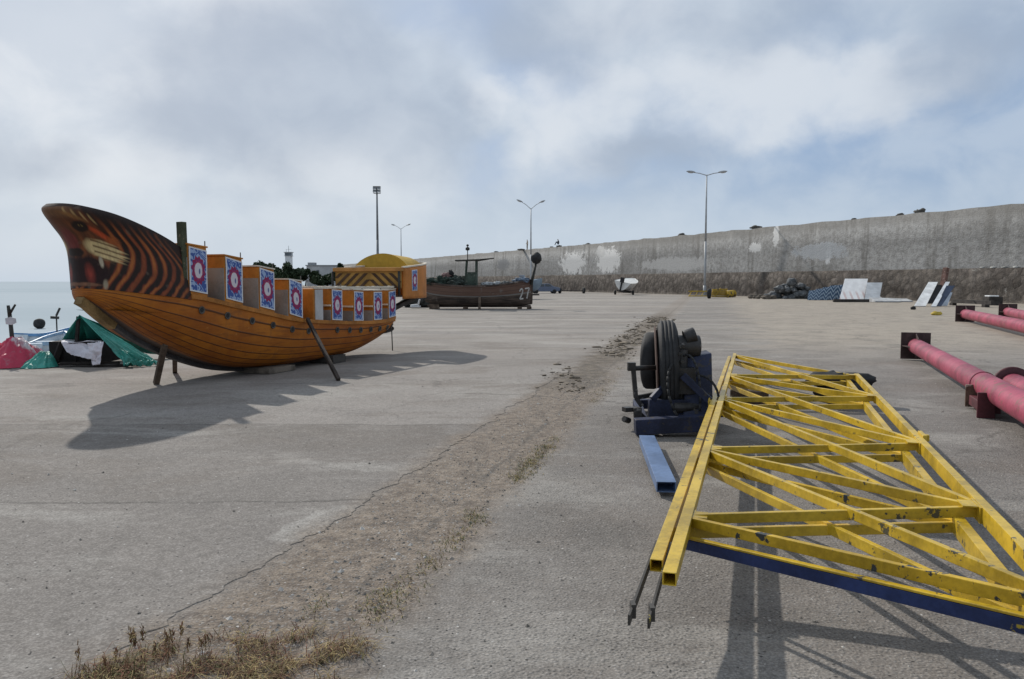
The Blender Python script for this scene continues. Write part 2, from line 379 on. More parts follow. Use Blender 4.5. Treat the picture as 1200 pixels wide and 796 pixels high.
# ------------------------------------------------------------------ sea
m, n = newmat('sea_water'); P = n.geo()
hw = n.math('ADD', n.noise(n.mapv(P, (.5, 1, 1), (0, 0, .4)), .9, 6, .6), n.math('MULTIPLY', n.noise(P, .12, 3, .5), 1.2))
c = n.mix(n.step(n.noise(n.mapv(P, (.004, .02, 1)), 1.0, 4, .6), .35, .65), (.375, .425, .455), (.425, .47, .50))
n.out(c, .25, n.bump(hw, .3, .2), spec=.0)
b = MB(); b.quad((-9000, -400, -1.3), (9000, -400, -1.3), (9000, 14000, -1.3), (-9000, 14000, -1.3))
tag(b.build('water', m), kind='structure')

# ------------------------------------------------------------------ breakwater wall
WP = [(78, -25), (60, 20), (39.9, 60.8), (16.9, 117.5), (7.6, 139), (-14.5, 187), (-36, 232), (-63, 287)]
fx = smooth_tab([(i, p[0]) for i, p in enumerate(WP)]); fy = smooth_tab([(i, p[1]) for i, p in enumerate(WP)])
NS = 420
ctr = [Vector((fx(t*(len(WP)-1)/NS), fy(t*(len(WP)-1)/NS), 0)) for t in range(NS+1)]
arc = [0]
for a, c_ in zip(ctr, ctr[1:]): arc.append(arc[-1]+(c_-a).length)
def wall_s(px):
    """arc length of the wall where a pixel column meets it"""
    best = min(range(NS+1), key=lambda i: abs(ctr[i].x/max(ctr[i].y, .1)-(px-600)/F) if ctr[i].y > 20 else 9)
    return arc[best], ctr[best], (ctr[min(best+1, NS)]-ctr[best-1]).normalized()
m, n = newmat('wall_concrete'); uv = n.sep(n.uv()); S, Z = uv[0], uv[1]; V = n.comb(S, Z, 0)
a = n.noise(n.mapv(V, (.05, .22, 1)), 1.0, 7, .62); st = n.noise(n.mapv(V, (.9, .10, 1)), 1.0, 6, .65); fi = n.noise(V, 2.4, 6, .7)
c = n.mix(n.step(a, .32, .68), (.27, .26, .245), (.41, .40, .385))
c = n.mix(n.step(st, .48, .68, 0, .75), c, (.165, .155, .14))
c = n.mix(n.step(n.noise(n.mapv(V, (.7, .13, 1), loc=(9, 2, 0)), 1.0, 6, .65), .52, .7, 0, .55), c, (.53, .515, .49))
c = n.mix(n.step(fi, .36, .6, .5, 0), c, (.14, .132, .12)); c = n.mix(n.step(n.noise(V, 7, 4, .7), .54, .7, 0, .3), c, (.52, .51, .49))
# formwork lift lines
lift = n.math('ABSOLUTE', n.math('SUBTRACT', n.math('FRACT', n.math('DIVIDE', n.math('ADD', Z, n.math('MULTIPLY', fi, .25)), 1.62)), .5))
c = n.mix(n.step(lift, .025, .0, 0, .28), c, (.14, .13, .12))
c = n.mix(n.step(n.math('ADD', Z, n.math('MULTIPLY', fi, 1.6)), 7.4, 8.3, 0, .5), c, (.16, .15, .135))
def patch(px, z, rs, rz, seed, col, thr=.0):
    global c
    s0 = wall_s(px)[0]
    d = n.vmath('LENGTH', n.comb(n.math('DIVIDE', n.math('SUBTRACT', S, s0), rs), n.math('DIVIDE', n.math('SUBTRACT', Z, z), rz), 0))
    d = n.math('ADD', d, n.math('MULTIPLY', n.math('SUBTRACT', n.noise(n.vmath('ADD', V, (seed, seed*2, 0)), 1.1, 3, .6), .5), 1.7)); d = n.math('ADD', d, n.math('MULTIPLY', n.math('SUBTRACT', n.noise(n.vmath('ADD', V, (seed*3, 1, 0)), 5.0, 6, .75), .5), 1.9))
    c = n.mix(n.step(d, .98+thr, .86+thr, 0, .85), c, col)
patch(671, 4.75, 4.6, 1.9, 1, (.70, .685, .66)); patch(712, 4.9, 3.9, 2.0, 5, (.70, .685, .66)); patch(703, 6.4, 1.6, 1.0, 9, (.52, .51, .49))
patch(882, 5.6, 1.1, .6, 13, (.62, .61, .59)); patch(905, 6.6, .5, 1.3, 17, (.58, .57, .55)); patch(966, 4.4, .4, 1.0, 21, (.6, .6, .6))
patch(955, 4.8, 4.0, .9, 31, (.40, .41, .42)); patch(790, 4.0, 9.0, 1.0, 35, (.44, .43, .415)); patch(590, 5.2, 3, 1.3, 41, (.22, .22, .22))
n.out(c, .93, n.bump(n.math('ADD', fi, n.noise(V, 9, 3, .6)), .6, .08), spec=.15)
WM = m
m, n = newmat('wall_rubble'); uv = n.sep(n.uv()); V = n.comb(uv[0], uv[1], 0)
vd = n.vor(n.vmath('ADD', V, n.scale(n.noise(V, 1.4, 3, .6, col=True), .5)), 1.5); vcx = n.sep(n.vor(n.vmath('ADD', V, n.scale(n.noise(V, 1.4, 3, .6, col=True), .5)), 1.5, out=1))
c = n.mix(vcx[0], (.085, .073, .064), (.19, .165, .145))
c = n.mix(n.step(n.noise(n.mapv(V, (.12, .4, 1)), 1.0, 6, .65), .42, .66, 0, .6), c, (.20, .175, .15))
c = n.mix(n.step(vd, .42, .66, 0, .38), c, (.045, .038, .034)); c = n.mix(n.step(n.noise(V, 3.5, 5, .7), .3, .62, .45, 0), c, (.05, .043, .037))
c = n.mix(n.step(n.noise(n.mapv(V, (.5, 1, 1), loc=(5, 5, 0)), 1.6, 5, .7), .63, .70, 0, .7), c, (.36, .34, .31))
c = n.mix(n.step(n.math('ADD', uv[1], n.math('MULTIPLY', n.noise(V, .6, 4, .6), 1.2)), 1.15, .75, 0, .6), c, (.29, .25, .21))
n.out(c, .95, n.bump(n.math('ADD', n.math('MULTIPLY', n.step(vd, .7, .1), .7), n.noise(V, 6, 4, .7)), .8, .12), spec=.1)
RM = m
WH, TH = 7.75, 2.75
b = MB(); lo = MB()
def wside(i):
    t = (ctr[min(i+1, NS)]-ctr[max(i-1, 0)]).normalized(); return Vector((-t.y, t.x, 0))*(1)   # towards the quay (left)
def wrow(i, off, z): return ctr[i]+wside(i)*off+Vector((0, 0, z))
U = []
for i in range(NS+1):
    s = arc[i]; jz = .13*mnoise.noise((s*.35, 2, 0))+.10*mnoise.noise((s*1.3, 7, 0)); q = .10*mnoise.noise((s*.4, 4, 4))
    U.append([wrow(i, .55+q, -.3), wrow(i, .5+q, 1.2+.2*q), wrow(i, .42+q*.6, TH+.16*mnoise.noise((s*.5, 1, 1))), wrow(i, .02, TH+.03), wrow(i, -.1+.05*q, 5.2), wrow(i, -.2, WH+jz), wrow(i, -1.5, WH+jz+.05), wrow(i, -1.7, -.3)])
def strip(bb, r0, r1, z0, z1):
    for i in range(NS):
        j = len(bb.v); bb.v += [U[i][r0], U[i+1][r0], U[i+1][r1], U[i][r1]]
        bb.face((j+3, j+2, j+1, j), 0, [(arc[i], z1), (arc[i+1], z1), (arc[i+1], z0), (arc[i], z0)], True)
strip(lo, 0, 1, 0, 1.2); strip(lo, 1, 2, 1.2, TH); strip(lo, 2, 3, TH, TH+.4)
strip(b, 3, 4, TH, 5.2); strip(b, 4, 5, 5.2, WH); strip(b, 5, 6, WH, WH+1.2); strip(b, 6, 7, WH, 0)
wall = thing('breakwater_wall', (0, 0, 0), 'long tall grey concrete breakwater wall closing the quay on a dark stone footing', 'wall')
wall.location = ctr[200]; XF[wall.name] = Matrix.Translation(ctr[200])
o = b.build('upper_wall', WM, wall, weld=True); o = lo.build('stone_footing', RM, wall, weld=True)

# stones left lying on the wall top
stone_m = worn('wall_top_stone', (.13, .12, .105), .95, .4, 2)
def lump(bb, c, r, seed, sq=(1, 1, .7), mi=0, nu=10, nv=7, amp=.35, fr=1.3):
    c = Vector(c)
    def fn(u, v):
        a = 2*PI*u; p = PI*(v-.5); d = Vector((math.cos(a)*math.cos(p), math.sin(a)*math.cos(p), math.sin(p)))
        k = 1+amp*mnoise.noise(d*fr+Vector((seed, seed*.7, 3)))+amp*.4*mnoise.noise(d*fr*3+Vector((seed, 2, 9)))
        return c+Vector((d.x*sq[0], d.y*sq[1], d.z*sq[2]))*r*k
    bb.grid(fn, nu, nv, mi)
for px, r, lab in ((577, .45, 'farthest low dark stone on the wall top, above the old wooden boat'), (640, .4, 'small stone on the wall top between the two people'), (682, .42, 'flat dark stone on the wall top above the left white patch'), (792, .55, 'dark stone on the wall top left of the nearest street lamp'),
                   (878, .62, 'broad dark stone on the wall top above the white paint splash'), (985, .28, 'tiny stone on the wall top above the blue board stack'), (1046, .36, 'low stone on the wall top left of the pointed one'), (1070, .5, 'pointed dark stone on the wall top, rightmost one')):
    s, p, t = wall_s(px); b = MB(); lump(b, p+Vector((t.y, -t.x, 0))*1.1+Vector((0, 0, WH+r*.22)), r*.66, px*.1, (1.5, 1, .62 if px != 1070 else 1.15), 0, 12, 9, .75, 1.8)
    o = b.build('stone', stone_m); tag(o, lab, 'stone', 'stones on the wall top')

# ------------------------------------------------------------------ people on the wall
def person(loc, face, joints, bands, label):
    """one skinned body, clothes as bands of colour by height"""
    V = [Vector(j[0]) for j in joints]; E = [(j[1], i) for i, j in enumerate(joints) if j[1] is not None]
    me = bpy.data.meshes.new('person'); me.from_pydata(V, E, [])
    o = bpy.data.objects.new('person', me); COL.objects.link(o)
    sk = o.modifiers.new('skin', 'SKIN'); sk.use_smooth_shade = True
    for i, j in enumerate(joints): me.skin_vertices[0].data[i].radius = (j[2], j[2])
    me.skin_vertices[0].data[0].use_root = True
    sb = o.modifiers.new('smooth', 'SUBSURF'); sb.levels = 1; sb.render_levels = 1
    m, n = newmat('clothes'); z = n.sep(n.objc())[2]; c = bands[0][1]
    for h, col in bands[1:]: c = n.mix(n.step(z, h-.015, h+.015), c, col)
    n.out(c, .85); me.materials.append(m)
    o.location = loc; o.rotation_euler = (0, 0, face); o.scale = (1.12,)*3; o['label'] = label; o['category'] = 'person'
    return o
skin, jean, hair = (.32, .19, .13), (.03, .04, .07), (.02, .015, .012)
stand = [((0, 0, .95), None, .13), ((0, 0, 1.2), 0, .14), ((0, 0, 1.42), 1, .13), ((0, .01, 1.52), 2, .055), ((0, .03, 1.66), 3, .10), ((0, .02, 1.74), 4, .075),
         ((.1, 0, .88), 0, .10), ((.11, .02, .48), 6, .065), ((.11, -.02, .06), 7, .05), ((.11, .12, .03), 8, .04), ((-.1, 0, .88), 0, .10), ((-.12, .05, .48), 10, .065), ((-.12, .03, .06), 11, .05), ((-.12, .16, .03), 12, .04),
         ((.2, 0, 1.4), 2, .06), ((.26, .0, 1.12), 14, .045), ((.24, .14, .92), 15, .035), ((-.2, 0, 1.4), 2, .06), ((-.26, .02, 1.12), 17, .045), ((-.24, .18, .95), 18, .035)]
sit = [((0, 0, .14), None, .14), ((0, .04, .4), 0, .14), ((0, .1, .62), 1, .13), ((0, .14, .72), 2, .055), ((0, .19, .86), 3, .10), ((0, .18, .94), 4, .075),
       ((.1, .08, .15), 0, .10), ((.12, .45, .5), 6, .07), ((.11, .62, .08), 7, .05), ((.11, .74, .04), 8, .04), ((-.1, .08, .15), 0, .10), ((-.12, .42, .52), 10, .07), ((-.12, .6, .08), 11, .05), ((-.12, .72, .04), 12, .04),
       ((.2, .1, .6), 2, .06), ((.25, .3, .42), 14, .045), ((.12, .48, .55), 15, .035), ((-.2, .1, .6), 2, .06), ((-.25, .3, .42), 17, .045), ((-.12, .46, .58), 18, .035)]
s, p, t = wall_s(613); q = p+Vector((t.y, -t.x, 0))*.75
person(q+Vector((0, 0, WH+.0)), R(70), stand, [(0, (.22, .17, .12)), (.92, (.42, .34, .27)), (1.49, skin), (1.68, hair)], 'person in pale clothes standing on the wall top left of a lamp')
b = MB(); lump(b, q+Vector((-1.2, .3, WH+.05)), .38, 44, (2.0, .9, .45), 0, 14, 9, .6, 2); tag(b.build('stone', stone_m), 'long brown stone on the wall top beside the standing person', 'stone', 'stones on the wall top')
s, p, t = wall_s(651); q = p+Vector((t.y, -t.x, 0))*.75
b = MB(); lump(b, q+Vector((0, 0, WH+.1)), .38, 4, (1.2, 1.1, .75), 0, 12, 9, .6, 1.8); tag(b.build('stone', stone_m), 'dark stone on the wall top that the seated person sits on', 'stone', 'stones on the wall top')
person(q+Vector((0, 0, WH+.36)), R(75), sit, [(0, jean), (.3, (.025, .03, .055)), (.7, skin), (.88, hair)], 'person in dark clothes sitting hunched on a stone on the wall top')

# ------------------------------------------------------------------ lamps and mast
steel = worn('galvanised_steel', (.36, .37, .38), .5, .15, 1.5, spec=.5)
glass = worn('lamp_glass', (.72, .73, .72), .25, .08, 3)
def street_lamp(base, h, rz, rise, label, arm=1.55):
    t = thing('street_lamp', base, label, 'street lamp', 'double armed street lamps along the wall')
    x, y, _ = base; b = MB(); b.tube((x, y, 0), (x, y, h*.45), .17, .125, 12); b.tube((x, y, h*.45), (x, y, h), .125, .075, 12); b.build('pole', steel, t)
    b = MB(); b.tube((x, y, 0), (x, y, .06), .34, None, 12); b.tube((x, y, .06), (x, y, 1.2), .21, .2, 12); b.build('base_sleeve', steel, t)
    for s in (-1, 1):
        d = Vector((math.cos(rz)*s, math.sin(rz)*s, 0)); e = Vector((x, y, h))+d*arm+Vector((0, 0, rise))
        b = MB(); b.tube((x, y, h-.1), Vector((x, y, h))+d*arm*.55+Vector((0, 0, rise*.62)), .055, .05, 8); b.tube(Vector((x, y, h))+d*arm*.55+Vector((0, 0, rise*.62)), e, .05, .045, 8); b.build('arm', steel, t)
        M = Matrix.Rotation(rz+(PI if s < 0 else 0), 3, 'Z') @ Matrix.Rotation(-math.atan2(rise, arm)*.6, 3, 'Y')
        def head(u, v):
            a = 2*PI*v; k = math.sin(PI*min(.97, max(.03, u)))**.5
            return e+M @ Vector((-.15+u*1.05, math.cos(a)*.23*k, .06+math.sin(a)*.14*k))
        b = MB(); b.grid(head, 10, 12); hd = b.build('lamp_head', steel, t)
        b = MB(); b.grid(lambda u, v: e+M @ Vector((.1+u*.62, (v-.5)*.34, -.075-.05*math.sin(PI*u)*math.sin(PI*v))), 5, 5); b.build('lamp_glass', glass, hd, solid=.01)
    return t
street_lamp((23.4, 95.5, 0), 14.5, R(0), .25, 'nearest tall street lamp with two level arms, standing among yellow scrap at the wall foot')
street_lamp((3.05, 127.5, 0), 13.4, R(14), 1.0, 'middle street lamp with two raised arms, between the two people on the wall')
street_lamp((-26.4, 188, 0), 14.2, R(-8), .8, 'farthest, smallest street lamp with raised arms above the yellow arched ship stern')
p = at(443, 330, Y=120)
t = thing('floodlight_mast', (p.x, p.y, 0), 'tall slim floodlight mast with a boxy lamp head rising behind the striped chevron board', 'floodlight mast')
b = MB(); b.tube((p.x, p.y, 0), (p.x, p.y, 8), .24, .18); b.tube((p.x, p.y, 8), (p.x, p.y, 15.9), .18, .11); b.build('pole', worn('dark_steel', (.16, .17, .18), .5, .2, 2), t)
b = MB(); b.box((p.x, p.y, 15.0), (1.0, .7, .06)); b.box((p.x, p.y, 16.0), (1.1, .75, .05))
for sx in (-.5, .5):
    for sy in (-.33, .33): b.tube((p.x+sx, p.y+sy, 15.0), (p.x+sx, p.y+sy, 16.0), .025, None, 6)
fr = b.build('lamp_platform', MATS['dark_steel'], t)
for sx in (-.3, .3):
    for sz in (15.3, 15.72):
        b = MB(); b.box((p.x+sx, p.y-.3, sz), (.5, .22, .34), Matrix.Rotation(R(-20), 3, 'X')); fl = b.build('floodlight', MATS['dark_steel'], t, bevel=.02)
        b = MB(); b.box((p.x+sx, p.y-.42, sz-.045), (.44, .02, .28), Matrix.Rotation(R(-20), 3, 'X')); b.build('lens', glass, fl)

# ------------------------------------------------------------------ far shore: trees, tower, building
leaf_ms = []
for k, (ca, cb) in enumerate((((.026, .042, .022), (.06, .085, .038)), ((.02, .034, .02), (.045, .066, .032)))):
    m, n = newmat('leaf_%s' % ('green', 'dark_green')[k]); n.out(n.mix(n.noise(n.objc(), .7, 3), ca, cb), .7, spec=.25); leaf_ms.append(m)
bark = worn('bark', (.07, .055, .045), .9, .4, 3)
def tree(loc, h, wd, seed, label, nleaf=1500, ls=.55, group='trees on the far shore'):
    rnd = random.Random(seed); x, y, z0 = loc
    t = thing('tree', loc, label, 'tree', group)
    tr = MB(); top = Vector((x+rnd.uniform(-.3, .3), y, z0+h*.55)); tr.tube((x, y, z0), top, h*.045, h*.02, 8); tips = []
    cl = []
    for k in range(16):
        a = rnd.uniform(0, 2*PI); rr = wd*.5*math.sqrt(rnd.random()); hh = h*rnd.uniform(.32, .86)*(1-.35*(rr/(wd*.5))**2)
        c = Vector((x+math.cos(a)*rr, y+math.sin(a)*rr*.8, z0+hh)); cl.append((c, rnd.uniform(.11, .21)*min(h, wd)*1.2))
        if k < 8: tr.tube(Vector((x, y, z0+h*.25)).lerp(top, rnd.random()), c, h*.014, h*.005, 6)
    tr.build('trunk', bark, t)
    b = MB()
    for k in range(nleaf):
        c, r = rnd.choice(cl); d = Vector((rnd.gauss(0, 1), rnd.gauss(0, 1), rnd.gauss(0, .8))); d.normalize(); p = c+d*r*rnd.random()**.4
        u = Vector((rnd.gauss(0, 1), rnd.gauss(0, 1), rnd.gauss(0, 1))).normalized(); v = u.cross(Vector((rnd.gauss(0, 1), rnd.gauss(0, 1), rnd.gauss(0, 1)))).normalized()
        s = ls*rnd.uniform(.5, 1.2); b.quad(p-u*s-v*s*.5, p+u*s-v*s*.6, p+u*s*.8+v*s*.5, p-u*s*.7+v*s*.6, rnd.randrange(2))
    b.build('crown', leaf_ms, t)
for k, (px, top, wpx, lab) in enumerate(((312, 309, 42, 'broad dark tree on the far shore, leftmost above the ship'), (336, 313, 34, 'dark tree on the far shore below the white tower'), (358, 319, 40, 'low dark tree on the far shore in front of the pale building'), (384, 322, 36, 'low tree on the far shore beside the chevron board'),
                                    (398, 308, 10, 'small round tree standing at the pale building end'), (290, 318, 24, 'small tree at the left end of the far shore row'))):
    p = at(px, 330, Y=228+6*(k % 3)); sc = p.y/F
    tree((p.x, p.y, 0), CH+(333.5-top)*sc, wpx*sc, 20+k, lab, 3200 if wpx > 20 else 900)
pale = worn('pale_render', (.44, .45, .46), .9, .12, .3); dk = worn('dark_glass', (.05, .06, .07), .3, .2, 1)
p = at(339, 330, Y=300); sc = p.y/F
t = thing('control_tower', (p.x, p.y, 0), 'slim white tower with a dark lookout room and aerial above the trees', 'tower')
b = MB(); b.box((p.x, p.y, 5.7), (2.2, 2.2, 11.4)); b.build('shaft', worn('white_render', (.62, .64, .66), .9, .1, .3), t)
b = MB(); b.prism([(-1.2, -1.2), (1.2, -1.2), (1.2, 1.2), (-1.2, 1.2)], 11.4, 12.6, 0, Matrix.Translation((p.x, p.y, 0))); b.build('lookout_room', worn('tower_glass', (.12, .14, .16), .3, .2, 1), t)
b = MB(); b.box((p.x, p.y, 12.75), (3.0, 3.0, .25)); b.box((p.x, p.y, 11.35), (2.9, 2.9, .12)); b.build('roof', pale, t)
b = MB(); b.tube((p.x, p.y, 12.8), (p.x, p.y, 15.2), .07); b.tube((p.x-.9, p.y, 12.8), (p.x-.9, p.y, 13.9), .05); b.tube((p.x-1, p.y, 13.8), (p.x+1, p.y, 13.9), .04); b.build('aerial', MATS['dark_steel'], t)
p = at(381, 330, Y=262); sc = p.y/F
t = thing('harbour_building', (p.x, p.y, 0), 'long pale flat roofed harbour building half hidden behind the dark trees', 'building')
b = MB(); b.box((p.x, p.y, 3.4), (10.4, 7, 6.8)); b.build('walls', pale, t)
b = MB(); b.box((p.x, p.y, 6.95), (11, 7.6, .3)); b.box((p.x-4.2, p.y, 7.5), (2.2, 3, .9)); b.build('roof', worn('grey_roof', (.27, .28, .29), .9, .15, .4), t)
b = MB(); b.box((p.x-1.5, p.y-3.5, 5.0), (.9, .08, .8)); b.build('window', dk, t)

# ------------------------------------------------------------------ the swing ship
AX = Vector((.376, .927, 0)).normalized(); NX = Vector((.927, -.376, 0)).normalized(); PC = Vector((-5.03, 12.5, 0))-NX*.78
def SH(u, v, z): return PC+AX*(u-2.5)+NX*v+Vector((0, 0, z))
gun = smooth_tab([(1.06, 1.60), (1.6, 1.55), (2.5, 1.47), (3.35, 1.31), (4.2, 1.15), (5, 1.0), (6.35, .88), (7.6, .82), (8.6, .84), (9.35, .95)])
keel = smooth_tab([(1.06, 1.48), (1.25, 1.34), (1.5, 1.15), (2.0, .82), (2.8, .46), (3.73, .19), (4.8, .085), (5.8, .075), (6.6, .085), (7.4, .13), (8.1, .30), (8.7, .53), (9.35, .86)])
BW = .78
def beam_at(u):
    if u < 2.4: return BW*math.sqrt(max(.0, 1-((2.4-u)/1.34)**2))
    if u > 8.1: return BW*max(.0, 1-((u-8.1)/1.25)**2.4)**.5
    return BW
wood = worn('ship_orange', (.40, .135, .018), .6, .3, 1.2)
m, n = newmat('hull_planks'); uv = n.sep(n.uv()); v = n.objc()
fr_ = n.math('FRACT', n.math('ADD', n.math('MULTIPLY', uv[1], 8.0), n.math('MULTIPLY', n.noise(v, 1.2, 3), .12)))
ln = n.step(n.math('ABSOLUTE', n.math('SUBTRACT', fr_, .5)), .49, .43, 1, 0)
ln = n.math('SUBTRACT', 1.0, n.step(n.math('ABSOLUTE', n.math('SUBTRACT', fr_, .5)), .10, .02, 0, 1)); ln = n.math('SUBTRACT', 1.0, ln)
gr = n.noise(n.mapv(v, (1.2, 1.2, 9), (0, 0, .4)), 1.6, 6, .65); bl = n.noise(v, 1.1, 5, .6)
idp = n.math('FLOOR', n.math('ADD', n.math('MULTIPLY', uv[1], 8.0), .5))
rv = n.new('ShaderNodeTexWhiteNoise', noise_dimensions='1D'); n.put(rv.inputs['W'], idp)
c = n.mix(n.step(bl, .3, .7), (.34, .095, .010), (.54, .185, .016)); c = n.mix(n.math('MULTIPLY', rv.outputs[0], .35), c, (.25, .066, .010))
c = n.mix(n.step(gr, .46, .68, 0, .5), c, (.17, .055, .015)); c = n.mix(n.step(n.noise(n.mapv(v, (1, 1, .25)), 3.2, 6, .7), .54, .70, 0, .35), c, (.13, .065, .03)); c = n.mix(n.step(n.noise(v, 8, 5, .7), .62, .70, 0, .5), c, (.52, .24, .06)); c = n.mix(n.math('MULTIPLY', ln, .88), c, (.05, .02, .01))
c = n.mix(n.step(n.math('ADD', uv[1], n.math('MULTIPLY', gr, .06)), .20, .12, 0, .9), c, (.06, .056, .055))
c = n.mix(n.step(n.noise(v, 5, 5, .7), .66, .72, 0, .6), c, (.09, .06, .045))
n.out(c, .6, n.bump(n.math('SUBTRACT', n.math('MULTIPLY', gr, .3), ln), .5, .012), spec=.3)
HM = m
ship = thing('swing_ship', SH(5.2, 0, 0), 'orange fairground swing ship with a tiger head bow, propped up on the quay', 'swing ship')
us = []
for i in range(25): us.append(1.06+1.34*(1-math.cos(PI/2*i/24)))
us = us+[2.4+5.7*i/36 for i in range(1, 37)]+[8.1+1.25*math.sin(PI/2*i/24) for i in range(1, 25)]
b = MB(); NT_ = 28; rows = []
for u in us:
    g_, k_, bw = gun(u), keel(u), beam_at(u); row = []
    k_ = min(k_, g_-.06)
    for j in range(-NT_, NT_+1):
        tt = abs(j)/NT_*PI/2
        vv = bw*math.sin(tt)**.68*(1 if j >= 0 else -1); zz = g_-(g_-k_)*max(0, math.cos(tt))**.72 if tt < PI/2-1e-6 else g_
        row.append(SH(u, vv, zz))
    rows.append(row)
i0 = 0
for r in rows: b.v += r
W_ = 2*NT_+1
for i in range(len(rows)-1):
    for j in range(2*NT_):
        ww = lambda a, c_: (us[a], abs(c_-NT_)/NT_)
        b.face((i*W_+j, i*W_+j+1, (i+1)*W_+j+1, (i+1)*W_+j), 0, [ww(i, j), ww(i, j+1), ww(i+1, j+1), ww(i+1, j)], True)
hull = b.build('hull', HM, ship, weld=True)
# gunwale rail, deck
b = MB()
for sd in (-1, 1):
    pts = [SH(u, sd*max(.03, beam_at(u)), gun(u)-.015) for u in us if u > 2.36]
    for a, c_ in zip(pts, pts[1:]): b.beam(a, c_+(c_-a)*.02, .05, .07)
b.build('gunwale', worn('gunwale_orange', (.42, .16, .025), .6, .3, 2), ship)
b = MB(); pr = None
for u in us:
    if u < 1.3 or u > 9.25: continue
    q = (SH(u, -beam_at(u)*.96, gun(u)-.3), SH(u, beam_at(u)*.96, gun(u)-.3))
    if pr: b.quad(pr[0], pr[1], q[1], q[0])
    pr = q
b.build('deck', worn('deck_board', (.10, .085, .07), .9, .4, 2), ship)
# keel beam under the stem
b = MB(); pts = [SH(u, 0, keel(u)-.02) for u in [1.06, 1.12, 1.2]+[1.3+.15*i for i in range(51)]]
for a, c_ in zip(pts, pts[1:]): b.beam(a, c_+(c_-a)*.03, .13, .10)
b.build('keel', worn('keel_dark', (.07, .065, .065), .8, .3, 2), ship)
b = MB(); pts = [SH(u, .0, keel(u)-.055) for u in (1.03, 1.14, 1.28, 1.44, 1.6)]
for a, c_ in zip(pts, pts[1:]): b.beam(a, c_, .15, .11)
b.build('stem_fender', worn('stem_yellow', (.30, .19, .075), .8, .35, 3), ship)
# portholes
rubber = worn('black_rubber', (.022, .022, .023), .75, .3, 4); steel_d = worn('dull_rim', (.10, .085, .07), .6, .3, 5)
def HS(u, tt):
    return SH(u, beam_at(u)*math.sin(tt)**.68, gun(u)-(gun(u)-min(keel(u), gun(u)-.06))*max(0, math.cos(tt))**.72)
for k, u in enumerate([2.62, 3.2, 3.8, 4.35, 4.9, 5.4, 6.35, 6.8, 7.22, 7.62, 8.0, 8.35, 8.66]):
    zz = gun(u)-(.21 if u < 6 else .17); tt = math.acos(min(1, ((gun(u)-zz)/(gun(u)-keel(u)))**(1/.72)))
    nn = (HS(u+.03, tt)-HS(u-.03, tt)).cross(HS(u, tt-.03)-HS(u, tt+.03)).normalized()
    if nn.dot(NX) < 0: nn = -nn
    r = .062; hp = HS(u, tt)
    b = MB(); b.lathe(hp-nn*.03, nn, [(0, r*.5), (.03, r), (.048, r), (.05, r*.9), (.04, r*.68), (.036, r*.5)], 18); ph = b.build('porthole', steel_d, hull)
    b = MB(); b.lathe(hp-nn*.01, nn, [(0, r*.64), (.020, r*.64)], 14); b.build('porthole_plug', rubber, ph)
